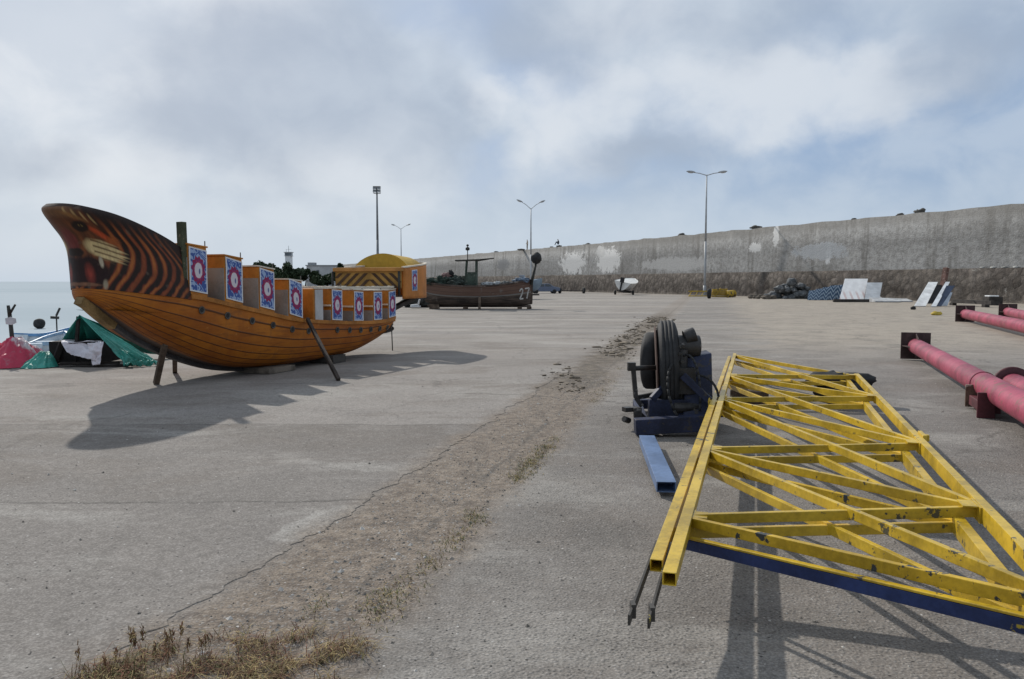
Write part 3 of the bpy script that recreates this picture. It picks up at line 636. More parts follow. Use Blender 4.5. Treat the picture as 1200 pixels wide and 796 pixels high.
# figurehead: painted tiger on the raised bow
ztop = smooth_tab([(.5, 2.76), (.7, 2.79), (1.0, 2.735), (1.3, 2.655), (1.7, 2.505), (2.1, 2.33), (2.4, 2.17)])
unose = smooth_tab([(0, 1.05), (.25, 1.03), (.5, .99), (.65, .90), (.78, .74), (.88, .62), (.95, .59), (1, .66)])
def FH(a, f):
    un = unose(f); u = 2.4-(2.4-un)*math.cos(a); B = BW*(1-.10*f)+.012
    zb0 = gun(max(1.06, u))-.07*max(0, (u-1.06))/1.3
    return u, B*math.sin(a), zb0+f*(ztop(u)-zb0)
def stripe_paint(c, f, side):
    nz = mnoise.noise((c*3*side, f*5, 2.2)); nf = mnoise.noise((c*22, f*9, 5.5*side)); ac = abs(c)
    dark = Vector((.020, .010, .007)); red = Vector((.18, .038, .016)); org = Vector((.40, .125, .028)); crm = Vector((.48, .31, .13))
    # body stripes: long bowed bars
    ss = ac-.30*(1-((f-.62)/.62)**2)+.035*nz+.012*nf; k = math.sin(2*PI*ss/.165); kk = math.sin(2*PI*ss/.49+2.0)
    col = dark.lerp(red, max(0, min(1, .45+k*1.1+.35*nf+.3*nz)))
    if k > .25: col = col.lerp(org, min(1, (k-.25)*1.3)*(.85 if kk > .1 else .22)*max(.3, min(1, .9+nz)))
    if k > .7 and kk > .75: col = col.lerp(crm, .35)
    col = col.lerp(dark, max(0, min(1, (f-.72-.1*nz)*4)))
    col = col.lerp(dark, max(0, min(1, (ac-1.35)*1.6))*.7)
    def el(c0, f0, rc, rf, rot=0): 
        dx, dy = ac-c0, (f-f0); co, si = math.cos(rot), math.sin(rot); 
        return math.hypot((dx*co+dy*si)/rc, (-dx*si+dy*co)/rf)+.16*nz+.06*nf
    def put(m, d, colr, soft=.25, amt=1.):
        t = max(0, min(1, (1-d)/soft))*amt
        return m.lerp(colr, t)
    col = put(col, el(.20, .62, .50, .42), Vector((.13, .045, .018)), .45, .8)         # face ground
    col = put(col, el(.10, .92, .36, .10, -.1), Vector((.20, .10, .05)), .5, .8)       # muzzle fur on the brow
    for j in range(4):
        col = put(col, el(.24+.10*j, .90-.015*j, .022, .07, .35), crm, .5, .7)          # brow streaks
    col = put(col, el(.50, .70, .17, .055, -.5), Vector((.46, .07, .022)), .6)         # red cheek
    col = put(col, el(.62, .64, .14, .07, .3), Vector((.32, .085, .022)), .6); col = put(col, el(.30, .86, .20, .035, -.25), Vector((.26, .12, .04)), .6, .8)
    col = put(col, el(.30, .76, .13, .06, .2), dark, .3)                               # eye socket
    col = put(col, el(.31, .765, .035, .016), Vector((.26, .17, .05)), .6)
    col = put(col, el(.31, .765, .015, .02), dark, .3)
    pad = el(.42, .50, .27, .125, -.22)-.22*abs(math.sin((f-.5)*60+ac*9))*max(0, ac-.36)/.2
    if pad < 1:
        lines = math.sin((f-.52)*95+ac*16)
        col = put(col, pad, Vector((.60, .45, .22)).lerp(Vector((.10, .05, .02)), max(0, lines)*.85 if ac > .30 else 0), .3)
    col = put(col, el(.04, .60, .10, .16), Vector((.17, .035, .03)), .4)               # nose bridge
    col = put(col, el(.05, .46, .13, .06), dark, .3)                                   # nose
    col = put(col, el(.18, .22, .34, .23), Vector((.020, .006, .006)), .25)            # open mouth
    col = put(col, el(.20, .19, .085, .17, .2), Vector((.26, .040, .026)), .8)               # tongue
    col = put(col, el(.37, .36, .035, .09, .15), Vector((.46, .39, .28)), .5)         # fangs
    col = put(col, el(.40, .07, .045, .085, -.1), Vector((.32, .26, .18)), .5)
    col = put(col, el(.15, .055, .26, .03), Vector((.20, .09, .05)), .5)
    if f > .965: col = col.lerp(dark, .8)
    hair = mnoise.noise((c*46*side+7, f*16-ac*6, 3.3)); fl = mnoise.noise((c*9, f*8, 8.8*side))
    if fl > .5: col = col.lerp(Vector((.13, .09, .065)), min(.5, (fl-.5)*3))
    return col*(.95+.16*nf+.22*hair)
b = MB(); NA, NF = 360, 120; b.col = []; idx = {}
for i in range(NA+1):
    a = -PI/2+PI*i/NA
    for j in range(NF+1):
        f = j/NF; u, v, z = FH(a, f); b.v.append(SH(u, v, z))
base_arc = []
for j in range(NF+1):
    acc = [0]*(NA+1); mid_ = NA//2
    for i in range(mid_+1, NA+1): acc[i] = acc[i-1]+(b.v[i*(NF+1)+j]-b.v[(i-1)*(NF+1)+j]).length
    for i in range(mid_-1, -1, -1): acc[i] = acc[i+1]-(b.v[i*(NF+1)+j]-b.v[(i+1)*(NF+1)+j]).length
    base_arc.append(acc)
for i in range(NA+1):
    for j in range(NF+1):
        c_ = base_arc[j][i]; b.col.append(stripe_paint(c_, j/NF, 1 if c_ >= 0 else -1))
for i in range(NA):
    for j in range(NF): b.face((i*(NF+1)+j, (i+1)*(NF+1)+j, (i+1)*(NF+1)+j+1, i*(NF+1)+j+1), 0, None, True)
m, n = newmat('tiger_paint'); v = n.objc(); c = n.mix(n.step(n.noise(v, 9, 5, .7), .55, .75, 0, .45), n.attr('paint'), (.05, .03, .02))
n.out(c, .55, n.bump(n.noise(v, 14, 4, .6), .15, .01), spec=.3)
fh = b.build('tiger_figurehead', m, ship)
b = MB(); top = [(NA-i) for i in range(0)]
half = [FH(PI/2*i/60, 1.0) for i in range(61)]
for a, c_ in zip(half, half[1:]):
    b.quad(SH(a[0], a[1], a[2]-.01), SH(c_[0], c_[1], c_[2]-.01), SH(c_[0], -c_[1], c_[2]-.01), SH(a[0], -a[1], a[2]-.01))
b.build('figurehead_cap', worn('cap_brown', (.10, .045, .025), .8, .3, 3), fh)
b = MB(); z0, z1 = gun(2.4)-.05, ztop(2.4)-.02
b.box((SH(2.385, 0, 0)+Vector((0, 0, (z0+z1)/2))), (.03, 2*BW*.93, z1-z0), Matrix.Rotation(math.atan2(AX.y, AX.x), 3, 'Z')); b.build('bow_bulkhead', worn('bulkhead_brown', (.10, .045, .025), .8, .3, 3), fh)
MX = Matrix.Rotation(math.atan2(AX.y, AX.x), 3, 'Z')
b = MB(); b.box(SH(2.34, .70, 1.95), (.11, .11, 1.36), MX @ Matrix.Rotation(R(-1), 3, 'X')); b.build('corner_post', worn('post_green', (.055, .062, .032), .8, .4, 4, (.16, .13, .08), .05), ship, bevel=.008)
# banner art: a spiked magenta ring on swirling blue with a white heart
def banner_mat(seed):
    m, n = newmat('banner_print'); uv = n.uv(); s = n.sep(uv); x = n.math('SUBTRACT', s[0], .5); y = n.math('MULTIPLY', n.math('SUBTRACT', s[1], .5), 1.2)
    r = n.math('SQRT', n.math('ADD', n.math('MULTIPLY', x, x), n.math('MULTIPLY', y, y))); th = n.math('ARCTAN2', y, x)
    V = n.comb(s[0], n.math('MULTIPLY', s[1], 1.55), seed)
    wav = n.noise(V, 2.6, 1, .5, 1.0); c = n.mix(n.step(n.math('SINE', n.math('MULTIPLY', wav, 30)), .1, .6), (.05, .10, .31), (.30, .40, .60))
    rr = n.math('ADD', r, n.math('MULTIPLY', n.math('SINE', n.math('MULTIPLY', th, 12)), .028))
    c = n.mix(n.step(rr, .385, .36), c, (.27, .02, .075)); c = n.mix(n.step(rr, .30, .28), c, (.13, .03, .16)); c = n.mix(n.step(rr, .27, .25), c, (.36, .04, .09))
    c = n.mix(n.step(n.math('ADD', r, n.math('MULTIPLY', n.noise(V, 7, 2), .05)), .25, .225), c, (.62, .58, .62))
    c = n.mix(n.step(n.vmath('LENGTH', n.comb(n.math('SUBTRACT', x, .06), n.math('MULTIPLY', n.math('ADD', y, .02), .6), 0)), .055, .035), c, (.12, .13, .28))
    ex = n.math('MAXIMUM', n.math('MULTIPLY', n.math('ABSOLUTE', x), 1.0), n.math('SUBTRACT', n.math('ABSOLUTE', y), .125))
    c = n.mix(n.step(ex, .432, .442), c, (.66, .66, .67)); c = n.mix(n.step(n.noise(V, 9, 4, .7), .62, .72, 0, .45), c, (.42, .40, .38))
    n.out(c, .65, spec=.3); return m
BM = [banner_mat(k*3.7) for k in range(3)]
grey_p = worn('grey_panel', (.27, .26, .245), .8, .2, 2); lgrey = worn('pale_panel', (.46, .46, .46), .75, .12, 2); cream = worn('cream_rail', (.66, .60, .50), .7, .15, 3)
b_or = worn('bench_orange', (.46, .175, .022), .6, .25, 1.6)
def wband(u): return gun(u)+(.07 if u < 5 else .03)
BN = [(2.37, .40, .70), (3.17, .42, .70), (4.01, .41, .69), (4.82, .41, .66), (6.17, .38, .62), (6.97, .37, .62), (7.74, .36, .62), (8.50, .33, .60)]
for k, (u0, du, hh) in enumerate(BN):
    uc = u0+du/2; hb = beam_at(uc)*(.99 if u0 < 8 else .97); z0 = gun(uc)-.08; slope = -(gun(uc+.3)-gun(uc-.3))/.6
    zt = wband(uc)+hh+.03
    bb = MB(); bb.hexa([SH(u0, -hb, z0), SH(u0+du, -hb, z0), SH(u0+du, hb, z0), SH(u0, hb, z0), SH(u0+.02, -hb, zt+slope*du/2*.6), SH(u0+du, -hb, zt-slope*du/2*.6), SH(u0+du, hb, zt-slope*du/2*.6), SH(u0+.02, hb, zt+slope*du/2*.6)][:4][::1] +
                          [SH(u0, -hb, zt+slope*du*.3), SH(u0+du, -hb, zt-slope*du*.3), SH(u0+du, hb, zt-slope*du*.3), SH(u0, hb, zt+slope*du*.3)])
    bench = bb.build('bench', b_or, ship, bevel=.012)
    # grey lower panel on the bow-facing side
    zt2 = wband(uc)+hh*(.80 if k < 4 else .36); bb = MB(); bb.box(SH(u0-.008, 0, (z0+zt2)/2+.02), (.014, hb*1.97, zt2-z0-.06), MX); bb.build('back_panel', grey_p, bench)
    if k >= 4:
        bb = MB(); bb.beam(SH(u0-.03, -hb, z0+(zt-z0)*.55), SH(u0-.03, hb, z0+(zt-z0)*.55), .03, .035); bb.build('grab_bar', cream, bench)
    for sd in (1, -1):
        bb = MB(); a_ = SH(u0+.012, sd*(hb+.012), wband(u0)); c_ = SH(u0+du-.012, sd*(hb+.012), wband(u0+du)); h3 = Vector((0, 0, hh))
        o_ = NX*sd*.012
        NQ = 6
        for q in range(NQ):
            for q2 in range(NQ):
                def pt(s_, t_): return a_.lerp(c_, s_)+h3*t_+NX*sd*.010*mnoise.noise((s_*2+k, t_*2, sd))
                s0, s1, t0, t1 = q/NQ, (q+1)/NQ, q2/NQ, (q2+1)/NQ
                bb.quad(pt(s0, t0), pt(s1, t0), pt(s1, t1), pt(s0, t1), 0, ((s0, t0), (s1, t0), (s1, t1), (s0, t1)))
        bb.build('banner', BM[k % 3], bench, solid=.006)
    bb = MB(); bb.box(SH(uc, 0, zt+.012), (du+.04, hb*2.03, .024), MX @ Matrix.Rotation(math.atan(slope*.6), 3, 'Y')); bb.build('top_board', cream if k > 1 else b_or, bench)
    for sd in (1, -1):
        bb = MB(); bb.tube(SH(u0+du-.02, sd*hb*.985, zt-.05), SH(u0+du-.02, sd*hb*.985, zt+.09), .009, None, 6); bb.build('flag_pin', steel_d, bench)
# the gate in the middle: orange end and pale side panel
u0, du = 5.58, .30; bb = MB(); hb = BW*.985; z0, zt = gun(5.7)-.08, 1.56
bb.box(SH(u0+du/2, 0, (z0+zt)/2), (du, hb*2, zt-z0), MX); gt = bb.build('middle_bench', b_or, ship, bevel=.012)
for sd in (1, -1):
    bb = MB(); bb.box(SH(u0+du/2+.02, sd*(hb+.008), (z0+zt)/2+.02), (du-.05, .014, zt-z0-.08), MX); bb.build('side_panel', lgrey, gt)
for sd in (1, -1):
    bb = MB(); pts = [SH(5.6+.1*i, sd*min(.76, beam_at(5.6+.1*i)*.97), 1.575+.012*mnoise.noise((i*.7, 0, sd))) for i in range(33)]
    for a, c_ in zip(pts, pts[1:]): bb.beam(a, c_+(c_-a)*.05, .05, .04)
    bb.build('top_rail', cream, ship)
bb = MB(); bb.box(SH(9.26, 0, .91), (.12, .5, .16), MX); bb.build('stern_block', MATS['keel_dark'], ship, bevel=.02)
or2c = worn('castle_orange', (.46, .165, .024), .6, .25, 1.4); dark_post = worn('post_dark', (.035, .035, .03), .7, .3, 5)
# stern castle: orange sides closing to the tail, arched yellow top, chevron bulkhead facing the bow
yel2 = worn('roof_yellow', (.47, .29, .025), .6, .2, .8)
def SC(a, f):
    """a: -90..90 deg round the tail, f: 0 bottom, 1 top"""
    u = 9.0+2.15*math.cos(a); return SH(u, .80*math.sin(a), 1.29 + f*((2.02+.07*(u-9.0))-1.29))
b = MB(); b.grid(lambda u, v: SC(-PI/2+PI*u, v), 60, 10); cast = b.build('stern_castle', or2c, ship, solid=.035)
b = MB()
for k in range(30):
    a0, a1 = PI/2*k/30, PI/2*(k+1)/30; P0, P1, Q0, Q1 = SC(a0, .06), SC(a1, .06), SC(-a0, .06), SC(-a1, .06); b.quad(Q0, P0, P1, Q1)
b.build('castle_floor', MATS['deck_board'], cast)
b = MB(); b.beam(SH(8.9, 0, .80), SH(10.9, 0, 1.26), .16, .10); b.build('tail_beam', MATS['keel_dark'], cast, bevel=.01)
b = MB()
for sd in (-1, 1):
    pts = [SC(sd*PI/2*k/24, 1.0)+Vector((0, 0, .015)) for k in range(25)]
    for a, c_ in zip(pts, pts[1:]): b.beam(a, c_+(c_-a)*.04, .06, .035)
b.build('castle_rim', cream, cast)
b = MB()
def cban(u, v):
    p = SC(R(79)-R(9)*u, .24+.66*v); q = p-SH(9.0, 0, p.z); q.z = 0; return p+q.normalized()*.026
b.grid(cban, 6, 6); b.build('banner', BM[1], cast, solid=.006)
b = MB()
def arch(u, v):
    a = PI*v; hw = .86-.10*u; sk = -math.cos(a); return SH(9.75+.95*u, -.20+sk*hw*(1 if sk < 0 else .86), 1.985+(.41-.05*u)*max(0, math.sin(a))**1.35)
b.grid(arch, 8, 28); i0 = len(b.v); 
for q in (0, 1):
    i0 = len(b.v); b.v += [arch(q, k/28) for k in range(29)]; b.face(range(i0, i0+29) if q else range(i0, i0+29)[::-1])
b.build('arched_roof', yel2, ship)
z0, z1, vl, vr = 1.545, 1.94, -1.02, .80
b = MB(); b.box(SH(8.93, (vl+vr)/2, (z0+z1)/2), (.03, vr-vl, z1-z0), MX); cb = b.build('chevron_board', worn('board_yellow', (.36, .20, .045), .7, .25, 2.4), ship)
stm = worn('stripe_brown', (.075, .040, .02), .8, .3, 3)
def cv(v, z): return SH(8.908, v, z)
vm = (vl+vr)/2+.06
for sd in (-1, 1):
    for k in range(-1, 6):
        w_ = .052; top_v, bot_v = vm+sd*(.10+.235*k), vm+sd*(.10+.235*k+.40); pts = []
        za, zb3 = z1-.045, z0+.01
        lim = vr-.03 if sd > 0 else vl+.03
        f0 = 0 if (top_v-vm)*sd > .04 else (vm+sd*.04-top_v)/(bot_v-top_v); f1 = 1 if (lim-bot_v)*sd > 0 else (lim-top_v)/(bot_v-top_v)
        if f1-f0 < .12: continue
        va, vb = top_v+(bot_v-top_v)*f0, top_v+(bot_v-top_v)*f1; zA, zB = za+(zb3-za)*f0, za+(zb3-za)*f1
        b = MB(); b.quad(cv(va-w_, zA), cv(va+w_, zA), cv(vb+w_, zB), cv(vb-w_, zB)); b.build('chevron_stripe', stm, cb, solid=.008)
b = MB(); b.box(SH(8.92, (vl+vr)/2, z1+.045), (.16, vr-vl+.06, .09), MX); b.build('fascia', worn('fascia_orange', (.42, .20, .05), .7, .2, 2), ship, bevel=.01)
for v in (vl-.04, vr-.02):
    b = MB(); b.tube(SH(8.86, v, 1.36), SH(8.86, v, z1), .028, None, 8); b.build('castle_post', dark_post, ship)
# chocks and props
timber = worn('old_timber', (.10, .07, .05), .9, .4, 5, (.2, .16, .12), .04)
def wood_piece(name, p, q, w, h, lab, cat, grp=None, mat=timber):
    bb = MB(); bb.beam(p, q, w, h); return tag(bb.build(name, mat), lab, cat, grp)
wood_piece('timber_prop', at(183, 451, z=0)+Vector((0, 0, .02)), SH(2.30, .32, .74), .085, .07, 'thick wooden prop under the ship bow, leftmost of its props', 'prop', 'timber props under the ship')
wood_piece('timber_prop', at(205, 437, z=0)+Vector((0, 0, .02)), SH(2.90, -.1, .47), .08, .06, 'shorter wooden prop behind the thick one under the ship bow', 'prop', 'timber props under the ship')
wood_piece('timber_prop', at(397, 447, z=0)+Vector((0, 0, .02)), SH(5.28, .845, .98), .055, .07, 'long slanted prop leaning on the ship side at its middle', 'prop', 'timber props under the ship', worn('prop_dark', (.045, .033, .026), .9, .4, 5))
q = at(460, 411, z=0)
bb = MB(); bb.tube(q, (q.x-.03, q.y+.05, .75), .014, None, 6); tag(bb.build('iron_prop', MATS['post_dark']), 'thin iron rod standing under the ship stern', 'prop')
kb = worn('block_wood', (.15, .125, .10), .9, .4, 4)
for u, v, l, wd_, hh, lab in ((4.75, .28, .75, .30, .10, 'low grey timber block under the ship hull, nearer the bow'), (6.6, .25, .8, .45, .16, 'dark timber block under the ship hull, nearer the stern')):
    bb = MB(); bb.box(SH(u, v, hh/2+.009), (wd_ if u > 6 else l, l, hh), MX); tag(bb.build('keel_block', kb if u < 6 else worn('block_dark', (.05, .045, .04), .9, .4, 4)), lab, 'timber block', 'blocks under the ship')

def wheel(c, axis, r, wd, parent, tread=True, hub=(.10, .10, .10), n_=28):
    b = MB(); k = r*.62
    b.lathe(Vector(c)-Vector(axis).normalized()*wd/2, axis, [(0, k), (.0, r*.80), (wd*.10, r*.95), (wd*.25, r), (wd*.75, r), (wd*.9, r*.95), (wd, r*.80), (wd, k)], n_)
    w_ = b.build('tyre', rubber, parent)
    b = MB(); b.lathe(Vector(c)-Vector(axis).normalized()*wd*.47, axis, [(0, k*.3), (.0, k*.98), (wd*.3, k*.9), (wd*.62, k*.9), (wd*.94, k*.98), (wd*.94, k*.3)], n_)
    b.build('rim', worn('rim_%d' % int(hub[0]*1000), hub, .6, .35, 5), w_)
    return w_
worn('chassis_dark', (.035, .03, .03), .8, .3, 2)
p = at(487, 361.5, z=0); b = MB(); b.box((p.x, p.y, .12), (.62, .5, .1)); b.box((p.x+.2, p.y+.1, .36), (.08, .4, .45), Matrix.Rotation(R(14), 3, 'Y')); b.box((p.x-.1, p.y, .21), (.4, .4, .1), Matrix.Rotation(R(-6), 3, 'Y'))
tag(b.build('plastic_seat', worn('white_plastic', (.66, .67, .68), .5, .12, 3), bevel=.03), 'white plastic seat dumped on the ground beyond the ship stern, left of the wooden boat', 'seat')

# ------------------------------------------------------------------ old wooden boat
YB = 49.0
pb = at(558, 362, z=0); XB0, XB1 = at(499, 350, Y=YB).x, at(623, 350, Y=YB).x; LB = XB1-XB0
boat = thing('wooden_fishing_boat', ((XB0+XB1)/2, YB, 0), 'old dark wooden fishing boat numbered 27 on blocks, heaped with green nets', 'boat')
bw_ = worn('boat_brown', (.085, .06, .048), .85, .45, 1.2, (.16, .13, .11), .06, 4)
m, n = newmat('boat_planks'); uv = n.sep(n.uv()); v = n.objc()
fr_ = n.math('ABSOLUTE', n.math('SUBTRACT', n.math('FRACT', n.math('MULTIPLY', uv[1], 9)), .5)); ns_ = n.noise(n.mapv(v, (.6, 1, 5)), 1.5, 6, .65)
c = n.mix(n.step(ns_, .35, .65), (.05, .04, .035), (.135, .10, .08)); c = n.mix(n.step(uv[1], .70, .74), c, n.mix(ns_, (.10, .055, .04), (.17, .11, .085))); c = n.mix(n.step(n.math('ABSOLUTE', n.math('SUBTRACT', uv[1], .71)), .03, .01, 0, .7), c, (.26, .25, .23))
c = n.mix(n.step(fr_, .06, .02, 0, .6), c, (.02, .017, .015)); c = n.mix(n.step(n.noise(v, 2.5, 5, .7), .58, .7, 0, .5), c, (.22, .20, .18)); n.out(c, .85, n.bump(ns_, .4, .02), spec=.2)
bg_ = smooth_tab([(0, 1.60), (.25, 1.43), (.5, 1.38), (.75, 1.50), (1, 1.78)]); bk_ = smooth_tab([(0, .42), (.12, .2), (.5, .12), (.88, .18), (1, .28)])
bb_ = smooth_tab([(0, .55), (.15, 1.0), (.45, 1.25), (.75, 1.0), (.9, .55), (1, .03)])
b = MB(); NU, NV = 44, 16; rows = []
for i in range(NU+1):
    t_ = i/NU; row = []
    for j in range(-NV, NV+1):
        a = abs(j)/NV*PI/2; row.append(Vector((XB0+LB*t_, YB+(-1 if j > 0 else 1)*bb_(t_)*math.sin(a)**.75, bg_(t_)-(bg_(t_)-bk_(t_))*max(0, math.cos(a))**.9)))
    b.v += row
W_ = 2*NV+1
for i in range(NU):
    for j in range(2*NV):
        ww = lambda a, c_: (a/NU, abs(c_-NV)/NV)
        b.face((i*W_+j, (i+1)*W_+j, (i+1)*W_+j+1, i*W_+j+1), 0, [ww(i, j), ww(i+1, j), ww(i+1, j+1), ww(i, j+1)], True)
b.face([j for j in range(W_)], 0)
hb2 = b.build('hull', m, boat)
b = MB()
for sd in (-1, 1):
    pts = [Vector((XB0+LB*i/24, YB+sd*bb_(i/24), bg_(i/24)+.03)) for i in range(25)]
    for a, c_ in zip(pts, pts[1:]): b.beam(a, c_+(c_-a)*.03, .09, .10)
b.build('gunwale', bw_, boat)
b = MB(); pr = None
for i in range(25):
    t_ = i/24; q = [Vector((XB0+LB*t_, YB+s*bb_(t_)*.97, bg_(t_)-.14)) for s in (-1, 1)]
    if pr: b.quad(pr[0], q[0], q[1], pr[1])
    pr = q
b.build('deck', worn('boat_deck', (.12, .11, .10), .9, .3, 2), boat)
b = MB(); b.beam((XB0+.1, YB, .17), (XB1-.05, YB, .17), .14, .14); b.beam((XB1-.02, YB, .3), (XB1+.03, YB, 2.0), .12, .14, up=(1, 0, 0)); b.build('keel', bw_, boat)
dgreen = worn('net_green', (.028, .045, .035), .95, .5, 6); cabg = worn('cabin_green', (.05, .072, .055), .8, .35, 3, (.16, .16, .14), .06)
xa = at(545, 340, Y=YB).x; xb = at(558.5, 340, Y=YB).x
b = MB(); zt = at(550, 306, Y=YB).z; zd = 1.35
for x_ in (xa, xb):
    for y_ in (-.55, .55): b.beam((x_, YB+y_, zd), (x_+(.12 if x_ == xa else 0), YB+y_, zt), .11 if x_ == xb else .08, .11)
b.box(((xa+xb)/2+.05, YB, zd+.45), (xb-xa, 1.15, .95)); b.build('wheelhouse', cabg, boat, bevel=.01)
b = MB(); xc2 = at(534, 306, Y=YB).x; xd2 = at(579, 306, Y=YB).x
b.hexa([(xc2, YB-.7, zt-.02), (xb+.2, YB-.7, zt+.02), (xb+.2, YB+.7, zt+.02), (xc2, YB+.7, zt-.02), (xc2, YB-.7, zt+.05), (xb+.2, YB-.7, zt+.10), (xb+.2, YB+.7, zt+.10), (xc2, YB+.7, zt+.05)])
b.beam((xb, YB-.2, zt+.06), (xd2, YB-.2, zt+.16), .12, .07); b.beam((xb, YB+.3, zt+.0), (xd2-.3, YB+.3, zt+.13), .09, .06); b.build('roof', worn('roof_dark', (.05, .048, .042), .9, .4, 3), boat)
b = MB(); xm2 = at(548, 300, Y=YB).x; b.tube((xm2, YB, zt), (xm2, YB, at(548, 287, Y=YB).z), .03, None, 6); b.lathe((xm2, YB, at(548, 294, Y=YB).z), (0, 0, 1), [(0, .02), (.05, .13), (.18, .13), (.24, .03)], 12); b.lathe((xm2, YB, at(548, 289, Y=YB).z), (0, 0, 1), [(0, .02), (.03, .08), (.1, .08), (.14, .02)], 10); b.build('mast', MATS['post_dark'], boat)
# the number on the bow, painted strokes a few mm proud of the planks
def hullpt(t_, zf_):
    g_, k_ = bg_(t_), bk_(t_); z = k_+(g_-k_)*zf_; a = math.acos(min(1, max(0, (g_-z)/(g_-k_)))**(1/.9)); return Vector((XB0+LB*t_, YB-bb_(t_)*math.sin(a)**.75, z))
strokes = [[(.885, .62), (.892, .70), (.905, .72), (.914, .66), (.910, .54), (.898, .42), (.887, .30), (.918, .30)], [(.934, .70), (.975, .70), (.966, .55), (.958, .42), (.953, .28)]]
b = MB()
for st_ in strokes:
    for (a, c_), (d_, e_) in zip(st_, st_[1:]):
        p, q = hullpt(a, c_), hullpt(d_, e_); b.beam(p+Vector((0, -.01, 0)), q+Vector((0, -.01, 0)), .035, .085, up=(0, 1, 0)) if False else b.beam(p+Vector((.01, -.012, 0)), q+Vector((.01, -.012, 0)), .085, .03, up=(0, -1, 0))
b.build('number', worn('number_white', (.50, .48, .45), .8, .35, 5, (.10, .08, .07), .06, 8), hb2)
for k, (px, hh) in enumerate(((511, 0), (546, 0), (563, 0), (609, 0), (620, 0))):
    x_ = at(px, 355, Y=YB).x; b = MB(); b.box((x_, YB-.35, .08), (.28, .6, .16)) if k != 2 else b.beam((x_, YB-1.5, 0), (x_, YB-1.12, .75), .16, .14)
    if k == 0: b.box((x_-.05, YB-.5, .16), (.6, .5, .32))
    tag(b.build('boat_block', timber, bevel=.015), ['chunky timber block under the stern end of the wooden boat', 'timber block under the boat left of its upright shore', 'upright timber shore holding the wooden boat amidships', 'timber block under the boat below its number', 'timber block under the bow end of the wooden boat'][k], 'timber block', 'blocks under the wooden boat')
# heaps on deck
HE = [(509, .50, (1.3, 1.2, .55), .05, 'dark green net heap at the far left end of the wooden boat', dgreen, 'net_heap', 'net'), (520, .55, (1.3, 1.2, .72), .12, 'taller green net heap midway between the boat end and wheelhouse', dgreen, 'net_heap', 'net'), (534, .62, (1.3, 1.2, .70), .12, 'broad green net heap against the left side of the boat wheelhouse', worn('net_grey_green', (.055, .07, .06), .95, .5, 6), 'net_heap', 'net'),
      (524, .22, (1.3, .8, .7), .62, 'faded pink cloth bundle lying on the boat nets', worn('pink_cloth', (.24, .15, .14), .9, .4, 5), 'cloth_bundle', 'cloth'), (529, .16, (.9, .8, 1.4), .72, 'small black bundle poking up from the boat nets', rubber, 'bundle', 'bundle'),
      (571, .26, (1.5, .9, .5), .12, 'pale fish sack on the boat deck just right of the wheelhouse', worn('pale_sack', (.42, .44, .45), .9, .3, 6), 'sack', 'sack'), (583, .2, (1.3, .9, .7), .1, 'small pale sack on the middle of the boat deck', MATS['pale_sack'] if 'pale_sack' in MATS else None, 'sack', 'sack'), (592, .2, (1.4, .9, .6), .1, 'small grey sack on the boat deck left of the blue heap', worn('grey_sack', (.20, .20, .19), .9, .3, 6), 'sack', 'sack'), (611, .3, (1.6, 1, .5), .1, 'blue grey tarp heap at the bow end of the boat', worn('blue_sack', (.14, .19, .26), .8, .4, 4), 'tarp_heap', 'tarp')]
for k, (px, r, sq, up_, lab, mt, nm, ct) in enumerate(HE):
    t_ = (at(px, 340, Y=YB).x-XB0)/LB; b = MB(); lump(b, (XB0+LB*t_, YB-.2, bg_(t_)+up_), r, k*3.3, sq, 0, 28, 18, .75, 3.2)
    tag(b.build(nm, mt or MATS['pale_sack']), lab, ct)
b = MB(); rnd = random.Random(9)
for k in range(16):
    q = at(rnd.uniform(477, 503), 360.5, z=0); lump(b, q+Vector((0, rnd.uniform(.2, .8), rnd.random()*.62)), rnd.uniform(.22, .42), k+9, (1.3, 1, .8), 0, 10, 7, .5, 2.5)
tag(b.build('net_pile', worn('net_black', (.035, .035, .033), .95, .5, 5)), 'dark net pile on the ground at the left end of the wooden boat', 'net pile')
p = at(622.5, 330, Y=YB-.2); q = at(628, 309, Y=YB-.2)
t = thing('marker_buoy', (p.x, p.y, 1.5), 'dark ball topped marker pole leaning from the bow of the wooden boat', 'marker buoy')
b = MB(); b.tube((p.x, p.y, 1.5), q, .09, .07, 8); b.build('pole', MATS['post_dark'], t)
b = MB(); lump(b, (q.x+.02, q.y, q.z+.35), .34, 5, (1, 1, 1.05), 0, 20, 14, .15, 2); b.build('ball', rubber, t)

